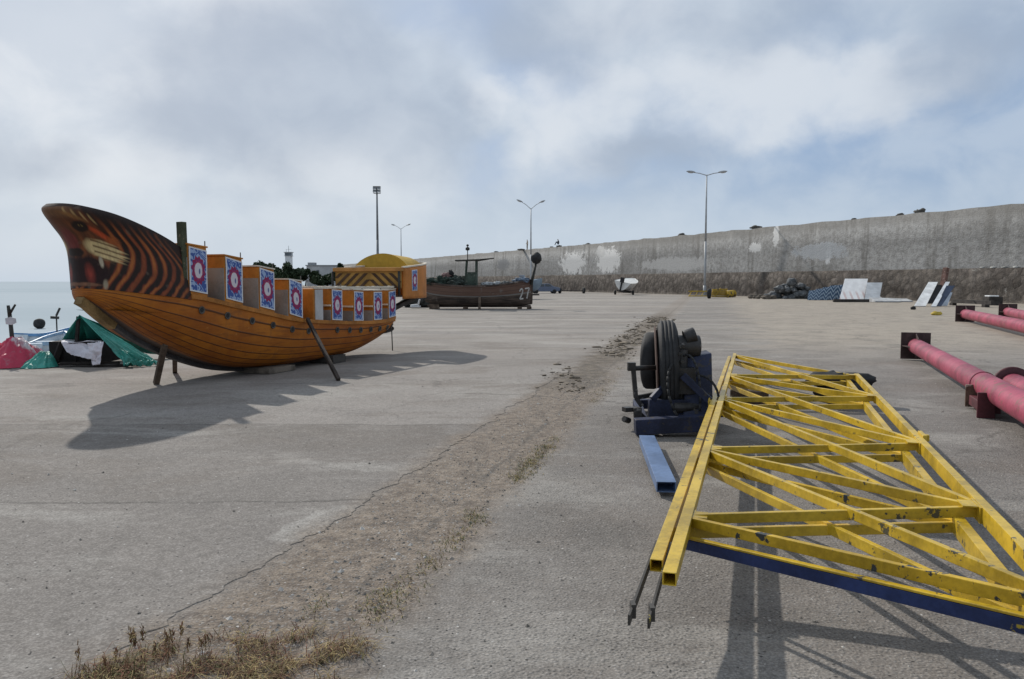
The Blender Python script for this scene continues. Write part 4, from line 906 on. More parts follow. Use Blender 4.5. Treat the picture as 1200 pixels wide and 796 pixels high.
# ------------------------------------------------------------------ car and small motorboats by the wall
carp = worn('car_blue', (.10, .13, .20), .25, .05, 1, spec=.6, bump=.0)
def car(c, rz, lab):
    M = Matrix.Translation(Vector(c)) @ Matrix.Rotation(rz, 4, 'Z'); t = thing('parked_car', c, lab, 'car', None, rz)
    prof = [(-2.05, .45), (-2.1, .72), (-1.9, .88), (-1.25, .95), (-.75, 1.36), (.55, 1.40), (1.2, .98), (1.85, .90), (2.08, .75), (2.1, .42), (1.75, .28), (-1.75, .28)]
    b = MB(); n_ = len(prof); i0 = 0
    for yy, k in ((-.84, 1.), (-.78, 1.0), (.78, 1.0), (.84, 1.)):
        for x_, z_ in prof:
            ins = .14 if z_ > 1.1 else 0
            b.v.append(M @ Vector((x_, yy-math.copysign(ins, yy), z_ if abs(yy) < .8 else .5+(z_-.5)*.97)))
    for r in range(3):
        for k in range(n_):
            e = (k+1) % n_; b.face((r*n_+k, (r+1)*n_+k, (r+1)*n_+e, r*n_+e))
    b.face(range(n_)); b.face(range(3*n_, 4*n_)[::-1]); b.build('body', carp, t, bevel=.03)
    gl = worn('car_glass', (.03, .035, .04), .1, .1, 1, spec=.7, bump=0)
    def pane(pts): 
        b = MB(); b.quad(*[M @ Vector(p) for p in pts]); b.build('window', gl, t, solid=.015)
    for s in (-1, 1):
        pane([(-1.1, s*.84, .97), (-.15, s*.84, .97), (-.15, s*.715, 1.32), (-.72, s*.715, 1.32)]); pane([(-.05, s*.84, .97), (1.05, s*.84, .97), (.55, s*.715, 1.34), (-.05, s*.715, 1.33)])
    pane([(1.24, -.68, .98), (1.24, .68, .98), (.62, .60, 1.375), (.62, -.60, 1.375)]); pane([(-1.27, -.66, .97), (-1.27, .66, .97), (-.80, .58, 1.34), (-.80, -.58, 1.34)])
    for s in (-1, 1):
        b = MB(); b.box(M @ Vector((2.06, s*.62, .66)), (.1, .32, .16), M.to_3x3()); b.build('headlight', glass, t, bevel=.02)
        for x_ in (-1.3, 1.3): wheel(M @ Vector((x_, s*.76, .31)), M.to_3x3() @ Vector((0, 1, 0)), .31, .2, t, hub=(.32, .32, .33), n_=20)
p = at(638, 341.5, Y=112); car((p.x, 112, 0), R(8), 'blue grey saloon car parked at the wall foot beyond the wooden boat')
wgel = worn('white_gelcoat', (.72, .71, .68), .4, .12, 1.2)
def motorboat(c, rz, sc, hullm, lab, tilt=0, screen=False, outboard=True):
    t = thing('motor_boat', c, lab, 'boat', None, rz); M = Matrix.Translation(Vector(c)) @ Matrix.Rotation(rz, 4, 'Z') @ Matrix.Rotation(tilt, 4, 'X') @ Matrix.Scale(sc, 4)
    fb_ = smooth_tab([(0, .85), (.4, .98), (.75, .72), (1, .03)]); fz = smooth_tab([(0, 1.35), (.5, 1.45), (1, 1.75)]); fk = smooth_tab([(0, .5), (.6, .5), (.9, .8), (1, 1.3)])
    b = MB()
    for i in range(21):
        t_ = i/20
        for j in range(-8, 9):
            a = abs(j)/8; v_ = fb_(t_)*(a**.8)*(1 if j > 0 else -1); z_ = fk(t_)+(fz(t_)-fk(t_))*a**1.7; b.v.append(M @ Vector((-2+4*t_, v_, z_)))
    for i in range(20):
        for j in range(16): b.face((i*17+j, i*17+j+1, (i+1)*17+j+1, (i+1)*17+j), 0, None, True)
    b.face(range(17)); b.build('hull', hullm, t)
    b = MB()
    for i in range(20): b.quad(*[M @ Vector((-2+4*ti, s*fb_(ti)*.98, fz(ti)-.03)) for ti, s in ((i/20, -1), ((i+1)/20, -1), ((i+1)/20, 1), (i/20, 1))])
    b.build('deck', hullm, t)
    if screen:
        b = MB(); b.quad(*[M @ Vector(p) for p in ((.5, -.7, 1.45), (.5, .7, 1.45), (.15, .6, 2.0), (.15, -.6, 2.0))]); b.build('windscreen', worn('screen_blue', (.10, .16, .24), .2, .2, 3), t, solid=.02)
    if outboard:
        b = MB(); b.box(M @ Vector((-2.2, 0, 1.55)), (.35*sc, .34*sc, .5*sc), M.to_3x3().normalized()); b.box(M @ Vector((-2.2, 0, .9)), (.16*sc, .14*sc, .9*sc), M.to_3x3().normalized()); b.box(M @ Vector((-2.25, 0, .42)), (.45*sc, .03, .12*sc), M.to_3x3().normalized()); b.build('outboard_motor', rubber, t, bevel=.04)
    b = MB(); b.box(M @ Vector((-.2, 0, .38)), (3.6*sc, .8*sc, .12*sc), M.to_3x3().normalized()); b.beam(M @ Vector((-.5, -.9, .32)), M @ Vector((-.5, .9, .32)), .08, .08); tl = b.build('trailer', MATS['chassis_dark'], t)
    for s in (-1, 1): wheel((Matrix.Translation(Vector(c)) @ Matrix.Rotation(rz, 4, 'Z')) @ Vector((-.5*sc, s*.95*sc, .3)), Matrix.Rotation(rz, 3, 'Z') @ Vector((0, 1, 0)), .3, .18, t, n_=18)
p = at(733, 345.5, z=0); motorboat((p.x, p.y, 0), R(65), 1.25, wgel, 'white motorboat seen stern on with a black outboard, alone at the wall foot', R(12))
p = at(609, 340, Y=75); motorboat((p.x, 75, 0), R(20), 1.15, worn('hull_blue', (.20, .27, .34), .4, .2, 1), 'blue grey motorboat with a windscreen parked behind the wooden boat bow', 0, True, False)
p = at(670, 343, Y=112)
t = thing('trailer_axle', (p.x, 112, 0), 'bare trailer axle with two dark wheels lying at the wall foot', 'trailer axle'); b = MB(); b.beam((p.x-1.7, 112, .4), (p.x+1.7, 112, .4), .1, .1); b.build('axle', MATS['chassis_dark'], t)
for s in (-1.7, 1.7): wheel((p.x+s, 112, .42), (1, .3, 0), .42, .3, t, n_=18)

# ------------------------------------------------------------------ scrap along the wall
yel = worn('yellow_steel', (.50, .33, .016), .36, .32, 2.6, (.06, .055, .035), .01, 14, spec=.6)
p = at(819, 348, z=0); t = thing('scrap_frame', (p.x, p.y, 0), 'small yellow steel frame lying at the foot of the nearest street lamp', 'steel frame')
b = MB()
for z_ in (.1, .62): b.beam((p.x-1.15, p.y, z_), (p.x+1.0, p.y+.3, z_), .09, .12)
for k in range(4): b.beam((p.x-1.1+.7*k, p.y+.05*k, .1), (p.x-1.1+.7*k+(.3 if k < 3 else 0), p.y+.05*k, .62), .07, .07)
b.build('rails', yel, t)
p = at(831, 350, z=0); t = thing('old_tyre', (p.x, p.y, 0), 'worn tyre standing upright between the two yellow scrap pieces', 'tyre'); wheel((p.x, p.y, .5), (1, -.5, 0), .5, .3, t, hub=(.25, .27, .3))
b = MB(); p = at(847, 349, z=0)
for k in range(5): b.beam((p.x-1.2, p.y-.1*k, .15+.17*k), (p.x+1.1-.15*k, p.y+.2, .12+.19*k), .16, .15)
b.tube((p.x+.3, p.y-.4, .4), (p.x+1.2, p.y-.3, .45), .38, None, 14); b.beam((p.x-.9, p.y-.2, .1), (p.x-.3, p.y-.2, 1.0), .12, .12)
tag(b.build('yellow_scrap', worn('scrap_yellow', (.40, .26, .025), .6, .3, 1.2, (.05, .045, .04), .08, 3)), 'heap of yellow steel scrap right of the upright tyre', 'scrap')
rub = worn('rubble_grey', (.12, .125, .13), .95, .45, 2.5, (.28, .28, .28), .06, 5); rubb = worn('rubble_brown', (.12, .10, .08), .95, .4, 2.5)
b = MB(); rnd = random.Random(4)
for k in range(26):
    q = at(rnd.uniform(878, 908), rnd.uniform(348.5, 351), z=0); lump(b, q+Vector((0, 0, .12)), rnd.uniform(.12, .34), k, (1.2, 1, .8), 0, 8, 6)
tag(b.build('rubble', rubb), 'low scatter of brown rubble at the wall foot', kind='stuff')
b = MB()
for k in range(60):
    px = rnd.uniform(903, 947); hh = 1.75*max(0, 1-abs(px-932)/32)**.8; q = at(px, 350.3, z=0); lump(b, q+Vector((rnd.uniform(-.3, .3), rnd.uniform(0, 1.6), rnd.random()*hh)), rnd.uniform(.2, .48), k+50, (1.2, 1, .8), 0, 9, 7, .5, 2)
tag(b.build('net_pile', rub), 'grey pile of old nets and rubble heaped against the stone footing', 'net pile')
# blue patterned boards
m, n = newmat('zigzag_blue'); s = n.sep(n.uv()); zz = n.math('ADD', n.math('MULTIPLY', s[1], 3), n.math('MULTIPLY', n.math('ABSOLUTE', n.math('SUBTRACT', n.math('FRACT', n.math('MULTIPLY', s[0], 2.5)), .5)), 2.2))
c = n.mix(n.step(n.math('FRACT', zz), .62, .72), (.04, .08, .14), (.33, .40, .46)); n.out(c, .7)
for k in range(4):
    p = at(946+8.2*k, 352.0, z=0); b = MB(); L_ = 1.15; hz_ = (.95, 1.1, 1.25, 1.4)[k]
    q = [Vector((p.x, p.y, .03)), Vector((p.x+L_, p.y-.25, .03)), Vector((p.x+L_+.35, p.y+.35, hz_)), Vector((p.x+.35, p.y+.6, hz_-.1))]
    b.quad(*q); o = b.build('patterned_board', m, solid=.06); tag(o, ['lowest blue zigzag board leaning beside the grey net pile', 'second blue zigzag board counted from the grey net pile', 'third blue zigzag board counted from the grey net pile', 'tallest blue zigzag board, nearest the white panels'][k], 'board', 'blue zigzag boards leaning at the wall')
def lean(name, px0, px1, py, pxt0, pxt1, pyt, mat, lab, cat, back=.9, th=.05, group=None):
    a, c_ = at(px0, py, z=.04), at(px1, py, z=.04); e, f = at(pxt1, pyt, Y=c_.y+back), at(pxt0, pyt, Y=a.y+back)
    b = MB(); b.quad(a, c_, e, f); o = b.build(name, mat, solid=th); tag(o, lab, cat, group); return o
m, n = newmat('faded_print'); v = n.uv(); s = n.sep(v); c = n.mix(n.step(n.noise(v, 5, 4, .6), .35, .7), (.70, .69, .68), (.82, .81, .80))
c = n.mix(n.math('MULTIPLY', n.step(s[1], .5, .3), n.step(n.math('SINE', n.math('ADD', n.math('MULTIPLY', s[0], 24), n.math('MULTIPLY', s[1], 14))), .2, .7, 0, .6)), c, (.52, .33, .30)); n.out(c, .6)
lean('display_panel', 983, 1012, 353.0, 990, 1017, 327, m, 'large white panel with faded pink and yellow marks leaning by the wall', 'panel', 3.4)
white_b = worn('white_board', (.74, .75, .76), .6, .15, 1.5)
lean('grey_panel', 1013, 1030, 353.3, 1016, 1034, 331.5, worn('pale_grey_board', (.46, .48, .50), .6, .15, 1.5), 'smaller pale grey panel leaning right of the marked white panel', 'panel', 3.0)
p = at(996, 354.2, z=0); b = MB(); b.box((p.x, p.y-.2, .13), (2.9, .3, .24)); tag(b.build('dark_beam', worn('beam_black', (.045, .04, .037), .9, .3, 3), bevel=.01), 'dark beam on the ground at the foot of the marked white panel', 'beam')
for k, (px, py, w_, h_, lab) in enumerate(((1024, 353.5, 1.7, .28, 'thick pale slab lying below the grey panel'), (1040, 354.5, 2.0, .20, 'widest pale slab lying flat between the two leaning groups'), (1059, 354.0, 1.4, .16, 'thin broken slab nearest the white leaning boards'))):
    p = at(px, py, z=0); b = MB(); b.hexa([(p.x-w_/2, p.y, .02), (p.x+w_/2, p.y-.2, .02), (p.x+w_/2+.2, p.y+1.2, .02), (p.x-w_/2+.1, p.y+1.3, .02), (p.x-w_/2, p.y, h_*.6), (p.x+w_/2, p.y-.2, h_*.5), (p.x+w_/2+.2, p.y+1.2, h_*1.6), (p.x-w_/2+.1, p.y+1.3, h_*1.9)])
    tag(b.build('slab', worn('slab_grey', (.43, .44, .45), .7, .25, 2), bevel=.01), lab, 'slab', 'pale slabs lying by the wall')
lean('white_board', 1071, 1085, 359, 1088, 1099, 331, worn('board_white', (.78, .77, .75), .6, .2, 1.5), 'bright white board leaning to the right, left of a dark gap', 'board', 3.3, .06)
lean('white_plank', 1091, 1097, 359.5, 1108, 1113, 331, white_b, 'narrow white plank leaning to the right across the dark gap', 'plank', 3.1, .08)
lean('blue_board', 1097, 1103, 359, 1109, 1119, 335, worn('board_blue', (.06, .08, .13), .6, .3, 2), 'dark blue board leaning behind the narrow white plank', 'board', .8, .05)
lean('pale_sheet', 1102, 1110, 358.5, 1107, 1116, 343, worn('sheet_pale', (.52, .58, .66), .6, .2, 2), 'short pale blue sheet leaning at the right end of the white boards', 'sheet', .5, .05)
lean('gap_shade_sheet', 1086, 1094, 356, 1097, 1108, 334, worn('gap_shade_black', (.03, .03, .032), .8, .3, 2), 'black sheet added as the shade in the gap behind the white boards', 'board', .4, .05)  # dark sheet added for the shade in the gap between the boards
lean('cross_board', 1088, 1112, 336, 1086, 1115, 330.5, white_b, 'white cross board resting over the tops of the leaning boards', 'board', .05, .08) if False else None
p = at(1101, 356.5, z=0); q = at(1109, 314, Y=p.y+.3); b = MB(); b.beam((p.x, p.y, 0), q, .35, .3); o = b.build('leaning_post', worn('post_rust', (.15, .085, .07), .9, .4, 3, (.42, .34, .3), .03), bevel=.02); tag(o, 'rusty brown post standing up behind the white leaning boards', 'post')
a, c_ = at(1117, 353, z=.3), at(1164, 355, z=.3); b = MB(); b.beam(a, c_, .3, .25); b.box(a-Vector((0, 0, .2)), (.3, .4, .2)); b.box(c_-Vector((.5, 0, .2)), (.3, .4, .2)); tag(b.build('long_timber', MATS['beam_black'] if 'beam_black' in MATS else timber), 'long dark timber lying on blocks near the stone footing', 'timber')
p = at(1167, 358, z=0); b = MB(); b.box((p.x, p.y+.4, .3), (1.0, .8, .6)); b.box((p.x-.1, p.y+.35, .66), (.7, .6, .1), mi=1); tag(b.build('dark_crate', [MATS['beam_black'], white_b], bevel=.03), 'black crate with a white lid at the end of the long timber', 'crate')
p = at(1097, 369.5, z=0); b = MB(); lump(b, (p.x, p.y, .08), .2, 3, (1.2, .8, .6), 0, 12, 8, .5, 2); tag(b.build('yellow_bag', worn('bag_yellow', (.52, .38, .06), .7, .2, 4)), 'small crumpled yellow bag on the dusty ground', 'bag')
p = at(1070.5, 363, z=0); b = MB(); lump(b, (p.x, p.y, .08), .14, 8, (1.2, .9, .9), 0, 12, 8, .4, 2); tag(b.build('stone', worn('stone_black', (.03, .03, .03), .9, .3, 3)), 'small black stone alone on the dusty ground below the white boards', 'stone')
s, p, t_ = wall_s(1178); b = MB()
for k in range(34):
    ss, pp, tt = wall_s(1150+1.7*k); lump(b, pp+Vector((-tt.y, tt.x, 0))*.2+Vector((0, 0, TH+.06)), .06+.05*(k % 3), k*2.2, (1.2, 1.2, .5), 0, 9, 6, .7, 2.5)
tag(b.build('ledge_debris', worn('ledge_white', (.40, .40, .38), .9, .3, 2)), 'pale plaster debris lying along the wall ledge', kind='stuff')

# ------------------------------------------------------------------ pink steel columns
pink = worn('pink_paint', (.30, .044, .082), .5, .36, 1.8, (.20, .075, .07), .06, 8, spec=.4); dkred = worn('dark_red', (.085, .018, .024), .6, .35, 3); rust = worn('rust', (.14, .085, .06), .9, .4, 5, (.3, .24, .2), .05); flange_m = worn('flange_brown', (.055, .032, .03), .75, .4, 4)
def column(p, q, r, lab, square=True, collar=None):
    p, q = Vector(p), Vector(q); d = (q-p).normalized(); t = thing('steel_column', (p.x, p.y, 0), lab, 'steel column', 'pink steel columns lying on the quay')
    b = MB(); b.tube(p, q, r, None, 28, cap=False)
    b.build('tube', pink, t)
    x = d.cross(Vector((0, 0, 1))).normalized(); z = x.cross(d)
    if square:
        b = MB(); M = Matrix((x, d, z)).transposed(); b.box(p-d*.02, (r*3.6, .05, r*3.6), M); fl = b.build('flange', flange_m, t, bevel=.006)
        b = MB()
        for s in (-1, 1):
            b.hexa([p+x*s*r*1.0-z*r*.05+d*.0, p+x*s*r*1.7-z*r*.05, p+x*s*r*1.0-z*r*.05+d*.5, p+x*s*r*1.0-z*r*.05+d*.5] + [p+x*s*r*1.0+z*r*.05, p+x*s*r*1.7+z*r*.05, p+x*s*r*1.0+z*r*.05+d*.5, p+x*s*r*1.0+z*r*.05+d*.5])
            b.hexa([p+z*s*r*1.0-x*r*.05, p+z*s*r*1.7-x*r*.05, p+z*s*r*1.0-x*r*.05+d*.5, p+z*s*r*1.0-x*r*.05+d*.5] + [p+z*s*r*1.0+x*r*.05, p+z*s*r*1.7+x*r*.05, p+z*s*r*1.0+x*r*.05+d*.5, p+z*s*r*1.0+x*r*.05+d*.5])
        b.build('gusset', flange_m, t)
        for sx in (-1, 1):
            for sz in (-1, 1):
                c_ = p+x*sx*r*1.5+z*sz*r*1.5; b = MB(); b.tube(c_-d*.08, c_-d*.03, .03, None, 6); b.build('bolt', rust, fl)
    else:
        b = MB(); b.lathe(p, d, [(0, r*1.0), (.0, r*1.55), (.06, r*1.55), (.07, r*1.05)], 28); b.build('flange', dkred, t)
    return t, d, x, z
RC = .16
p, q = at(1073, 405.5, z=.31), at(1300, 533, z=.31)
t, d, x, z = column(p, q, RC, 'nearest long pink steel column with a square brown end plate and rusty bracket')
jl = (at(1150, 450, z=.31)-p).length
c_ = p+d*jl; b = MB(); b.lathe(c_-d*.01, d, [(0, RC+.001), (0, RC+.012), (.03, RC+.012), (.03, RC+.001)], 28); b.build('weld_band', pink, t)
M = Matrix((x, d, z)).transposed(); sdx = -1 if x.x > 0 else 1
c_ = p+d*(jl+.22); c2 = p+d*(jl+1.0)
b = MB(); b.box(c_+x*sdx*.16-z*.14, (.18, .03, .30), M); b.build('bracket_plate', rust, t, bevel=.008)
b = MB(); b.box((c_+c2)/2+x*sdx*.10-z*.19, (.22, (c2-c_).length, .13), M); b.build('cradle', dkred, t, bevel=.01)
b = MB(); b.box(c2+d*.03+x*sdx*.16-z*.15, (.20, .04, .32), M); b.build('bracket_plate', dkred, t, bevel=.008)
p, q = at(1186, 451, z=.30), at(1330, 520, z=.30); column(p, q, .16, 'pink steel column entering at the right edge with a dark red round flange', False)
p, q = at(1131, 368, z=.33), at(1330, 410.5, z=.33); column(p, q, .20, 'farther pink steel column lying parallel to the near one, speckled with rust')
p, q = at(1181, 365.5, z=.33), at(1330, 399, z=.33); column(p, q, .2, 'farthest pink steel column, only its plate and a short length in view')

# ------------------------------------------------------------------ yellow truss
truss = thing('yellow_truss', (1.6, 5.5, 0), 'long flat yellow steel lattice truss with chipped paint lying in the right foreground', 'truss')
zL = .44
L0, L5 = at(784.5, 671, z=zL), at(861, 414.5, z=zL)
ld = (L5-L0).normalized(); pp = Vector((ld.y, -ld.x, 0))
def Lx(px, py): 
    q = at(px, py, z=zL); k = (q-L0).dot(ld); return L0+ld*k
LN = {1: Lx(815, 601), 2: Lx(840, 523), 3: Lx(856, 465), 4: Lx(863, 438), 5: L5}
R1, R4 = at(1153, 588, z=.60), at(1005, 438, z=.48); rd = (R4-R1).normalized()
def Rx(px, py, z):
    q = at(px, py, z=z); return R1+rd*((q-R1).dot(rd))
RN = {1: R1, 2: Rx(1076, 515, .57), 3: Rx(1028, 463, .51), 4: R4}
RN[0] = Rx(1268, 703, .615)
OFF = -pp*.088-Vector((0, 0, .045))
tw = .060
def chord(p, q, w_, h_, hollow=.18): 
    b = MB(); b.beam(p, q, w_, h_, hollow=hollow); return b.build('chord', yel, truss, bevel=.004)
dz_ = Vector((0, 0, tw/2))
J3 = LN[3]-ld*.05
chord(L0-dz_, J3-dz_, tw, tw); chord(J3-dz_+ld*.03, L5+ld*.12-dz_, tw*.85, tw*.85)
chord(L0+ld*.27+OFF-dz_, J3+OFF-dz_, tw, tw); chord(J3+OFF-dz_+ld*.03, L5+ld*.05+OFF-dz_, tw*.85, tw*.85)
dr = Vector((0, 0, .05))
chord(RN[0]-rd*1.0-dr, R4+rd*.12-dr, .05, .085); chord(RN[0]-rd*1.0+OFF*1.3-dr*1.3, R4+rd*.05+OFF*1.3-dr*1.3, .05, .085)
# splice plates
b = MB(); M3 = Matrix((pp, ld, Vector((0, 0, 1)))).transposed()
b.box(J3+OFF*.5-dz_, (.20, .12, .012), M3); b.box(J3-pp*-.045-dz_, (.012, .16, .1), M3); b.box(J3+OFF-pp*.045-dz_, (.012, .16, .1), M3); b.build('splice_plate', yel, truss)
b = MB(); q = RN[2]+rd*.25; b.box(q+pp*.035-dr*.8, (.03, .20, .10), M3); b.box(q+pp*.06-dr*.5, (.04, .05, .05), M3); b.build('hinge_lug', yel, truss, bevel=.006)
yel_d = worn('yellow_chipped', (.48, .31, .015), .45, .3, 2.5, (.03, .036, .04), .065, 10)
blue_st = worn('truss_blue', (.014, .03, .11), .55, .3, 3, (.36, .27, .03), .02, 5)
def member(p, q, nm, mt=None, w_=.032, h_=.054, end=.03):
    d = (q-p).normalized(); b = MB(); b.beam(p+d*end, q-d*end, w_, h_); return b.build(nm, mt or yel, truss, bevel=.003)
hz2 = Vector((0, 0, .038)); OFF0 = OFF; OFF = OFF-Vector((0, 0, .045))
for k in (1, 2, 3, 4):
    member(LN[k]-hz2, RN[k]-hz2-Vector((0, 0, .01)), 'cross_bar')
    member(LN[k]+OFF-hz2, RN[k]+OFF*1.1-hz2, 'cross_bar')
for k in (1, 2, 3, 4, 5):
    e = ld*.04
    if k <= 4 or True:
        tgt = RN[k-1]
        member(LN[k]-e-hz2, tgt-hz2-Vector((0, 0, .012)), 'diagonal_brace', yel_d if k == 1 else None)
        if k == 1:
            pa, pb = LN[1]-ld*.07+OFF0-Vector((0, 0, .060)), tgt+OFF0-Vector((0, 0, .050)); member(pa, pb, 'end_brace', None, .034, .012); member(pa-Vector((0, 0, .036)), pb-Vector((0, 0, .036)), 'end_brace', blue_st, .033, .056)
        else: member(LN[k]-e+OFF-hz2, tgt+OFF*1.1-hz2, 'diagonal_brace', yel_d if k == 2 else None)
    if k >= 2:
        tgt = RN[k-2]
        member(LN[k]-e*1.6-hz2*1.1, tgt+rd*.05-hz2*1.3, 'diagonal_brace')
        member(LN[k]-e*1.6+OFF-hz2*1.1, tgt+rd*.05+OFF*1.1-hz2*1.2, 'diagonal_brace')
for k in (1, 2, 3, 4):
    b = MB(); b.box(LN[k]+pp*.036-Vector((0, 0, .045)), (.010, .17, .075), M3); b.box(LN[k]+pp*.07-Vector((0, 0, .012)), (.075, .12, .007), M3); b.build('gusset_plate', yel, truss)
    b = MB(); b.box(RN[k]-pp*.032-Vector((0, 0, .05)), (.010, .18, .08), M3); b.box(RN[k]-pp*.07-Vector((0, 0, .016)), (.075, .12, .007), M3); b.build('gusset_plate', yel, truss)
# fork bars
b = MB(); e = L0+ld*.27+OFF0-dz_
for s, tip in ((-1, (737, 727)), (1, (760, 731))):
    st_ = e+pp*s*.036+ld*.3; tp = at(*tip, z=.30); b.beam(st_, tp, .010, .045); b.box(tp+(st_-tp)*.12, (.02, .05, .06))
b.build('fork_bar', worn('fork_iron', (.05, .045, .04), .6, .3, 6, (.3, .24, .04), .02), truss)
# what it rests on
b = MB(); b.box(RN[0]-rd*.6+OFF*.5+Vector((0, 0, -RN[0].z/2-.13)), (.3, .3, RN[0].z-.23), M3); tag(b.build('timber_block', timber, bevel=.01), 'timber block carrying the near right corner of the yellow truss', 'timber block')
q = LN[4]+OFF; b = MB(); b.box((q.x+.35, q.y-.1, (q.z-.13)/2), (.5, .28, q.z-.13), M3); tag(b.build('timber_block', timber, bevel=.01), 'dark timber block under the far left corner of the yellow truss', 'timber block')
b = MB(); q = R4+rd*.35-pp*.15
lump(b, (q.x-.2, q.y, .36), .20, 2, (1.5, .9, .5), 0, 16, 10, .4, 2); lump(b, (q.x+.2, q.y+.1, .34), .2, 6, (1.4, .9, .5), 0, 16, 10, .4, 2); lump(b, (q.x, q.y, .17), .30, 9, (1.3, .8, .62), 0, 16, 10, .3, 2)
tag(b.build('black_bags', rubber), 'black rubber bundle heaped at the far end of the yellow truss', 'bundle')

# ------------------------------------------------------------------ blue drive unit with big tyres
nav = worn('navy_steel', (.012, .018, .048), .6, .4, 3, (.04, .035, .033), .07); lb = worn('light_blue_steel', (.13, .20, .35), .4, .25, 2, (.05, .06, .09), .03, spec=.5)
du_ = thing('drive_unit', (1.9, 9.0, 0), 'dark blue steel drive unit with upright black tyres beside the yellow truss', 'drive unit')
Y0 = 8.75
def G(px, py, Y=Y0): return at(px, py, Y=Y)
b = MB(); b.beam(G(744, 500, 8.55), G(830, 495, 8.55), .16, .17); a = G(760, 478, 8.9); b.beam((a.x, 8.9, a.z), (a.x+.85, 8.9, a.z), .12, .2)
b.beam(G(757, 505, 8.6), (G(757, 500, 8.6).x+.15, 10.2, .10), .10, .12); b.beam(G(826, 495, 8.6), (G(826, 495, 8.6).x+.2, 10.3, .10), .12, .14); b.beam((1.6, 10.2, .10), (2.7, 10.25, .10), .12, .12)
b.beam(G(764, 468, 8.85), G(793, 436, 8.95), .06, .07); b.beam(G(800, 440, 8.8), G(832, 470, 8.7), .06, .08); b.build('frame', nav, du_, bevel=.006)
b = MB(); b.beam(at(781, 571, z=.08), at(758, 515, z=.08), .155, .085, hollow=.12); b.build('tow_beam', lb, du_, bevel=.006)
c_ = G(783, 424, 9.35); r_ = .57
w1 = wheel((c_.x, 9.35, r_+.09), (1, -.16, .05), r_, .25, du_, hub=(.03, .028, .03), n_=44)
c_ = G(763, 431, 9.9); w2 = wheel((c_.x, 9.9, .70), (1, -.32, 0), .36, .20, du_, hub=(.05, .05, .055), n_=36)
# worn tread: low ribs round the big tyre
ax = Vector((1, -.16, .05)).normalized(); cc = Vector((G(783, 424, 9.35).x, 9.35, r_+.09))
for s_ in (-.063, -.021, .021, .063):
    b = MB(); b.lathe(cc+ax*(s_-.018), ax, [(0, r_-.02), (.003, r_+.008), (.033, r_+.008), (.036, r_-.02)], 48); b.build('tread_rib', rubber, w1)
brown_side = worn('tyre_wall_brown', (.075, .045, .035), .9, .3, 5)
b = MB(); b.lathe(cc-ax*.145, ax, [(0, r_*.66), (0, r_*.90), (.015, r_*.92), (.015, r_*.64)], 40); b.build('sidewall', brown_side, w1)
# slanted housing plate and gear on the right
p0, p1, p2, p3 = G(800, 500, 8.75), G(836, 496, 8.7), G(834, 414, 9.0), G(804, 420, 9.05)
b = MB(); dd = Vector((.06, .55, 0)); b.hexa([p0, p1, p1+dd, p0+dd, p3, p2, p2+dd*.8, p3+dd*.8]); b.build('housing', nav, du_, bevel=.01)
dm = worn('greasy_metal', (.03, .028, .027), .5, .4, 6, (.16, .15, .14), .03)
b = MB(); cx = G(803, 406, 9.1); b.tube((cx.x-.1, 9.1, cx.z), (cx.x+.16, 9.1, cx.z), .13, None, 16); b.tube((cx.x-.02, 9.05, cx.z+.10), (cx.x+.10, 9.05, cx.z+.14), .09, None, 14); cx2 = G(797, 440, 9.0); b.tube((cx2.x, 9.0, cx2.z-.45), (cx2.x+.02, 9.0, cx2.z+.3), .075, .065, 14); b.box((cx2.x+.05, 8.95, cx2.z-.05), (.2, .2, .3)); b.tube((cx2.x-.1, 8.85, cx2.z-.35), (cx2.x+.22, 8.85, cx2.z-.35), .06, None, 12)
for k in range(6): b.tube((cx2.x-.04+.03*(k % 2), 8.88, cx2.z-.1+.09*k), (cx2.x-.04+.03*(k % 2), 8.84, cx2.z-.1+.09*k), .022, None, 6)
b.build('gearbox', dm, du_, bevel=.004)
for k, (a_, c1, c2_, e_) in enumerate((((.02, 8.95, .85), (.12, 8.78, .95), (.20, 8.74, .6), (.16, 8.70, .25)), ((-.02, 8.95, .75), (-.2, 8.7, .9), (-.3, 8.62, .5), (-.1, 8.6, .2)), ((.08, 9.0, .6), (.3, 8.7, .75), (.45, 8.66, .42), (.3, 8.6, .18)))):
    P4 = [Vector((cx2.x+q_[0], q_[1], q_[2])) for q_ in (a_, c1, c2_, e_)]; pts = []
    for i in range(13):
        t_ = i/12; pts.append(P4[0]*(1-t_)**3+P4[1]*3*t_*(1-t_)**2+P4[2]*3*t_*t_*(1-t_)+P4[3]*t_**3)
    b = MB(); b.path(pts, .014, 8); b.build('hose', rubber, du_)
b = MB(); p = G(742, 432, 9.0); p2 = G(745, 466, 9.0); b.beam(p+Vector((0, 0, 0)), p2, .05, .06); b.tube(p+Vector((-.06, 0, .0)), p+Vector((.28, .1, 0)), .03, None, 8); b.box(p+Vector((-.02, 0, .03)), (.09, .08, .08)); b.beam(p2, G(752, 476, 9.0), .05, .05); b.beam(G(746, 466, 9.), G(768, 462, 9.1), .04, .05)
p = G(731, 480, 8.9); b.beam(p, p+Vector((.16, .05, .0)), .10, .05); b.beam(p+Vector((.14, .03, 0)), p+Vector((.30, .1, -.16)), .03, .04); b.tube(G(731, 491, 8.9)+Vector((0, 0, 0)), G(736, 494, 8.9)+Vector((.02, .05, 0)), .035, None, 8); b.beam(G(747, 478, 8.85), G(748, 505, 8.85), .09, .05); b.build('brake_lever', dm, du_)

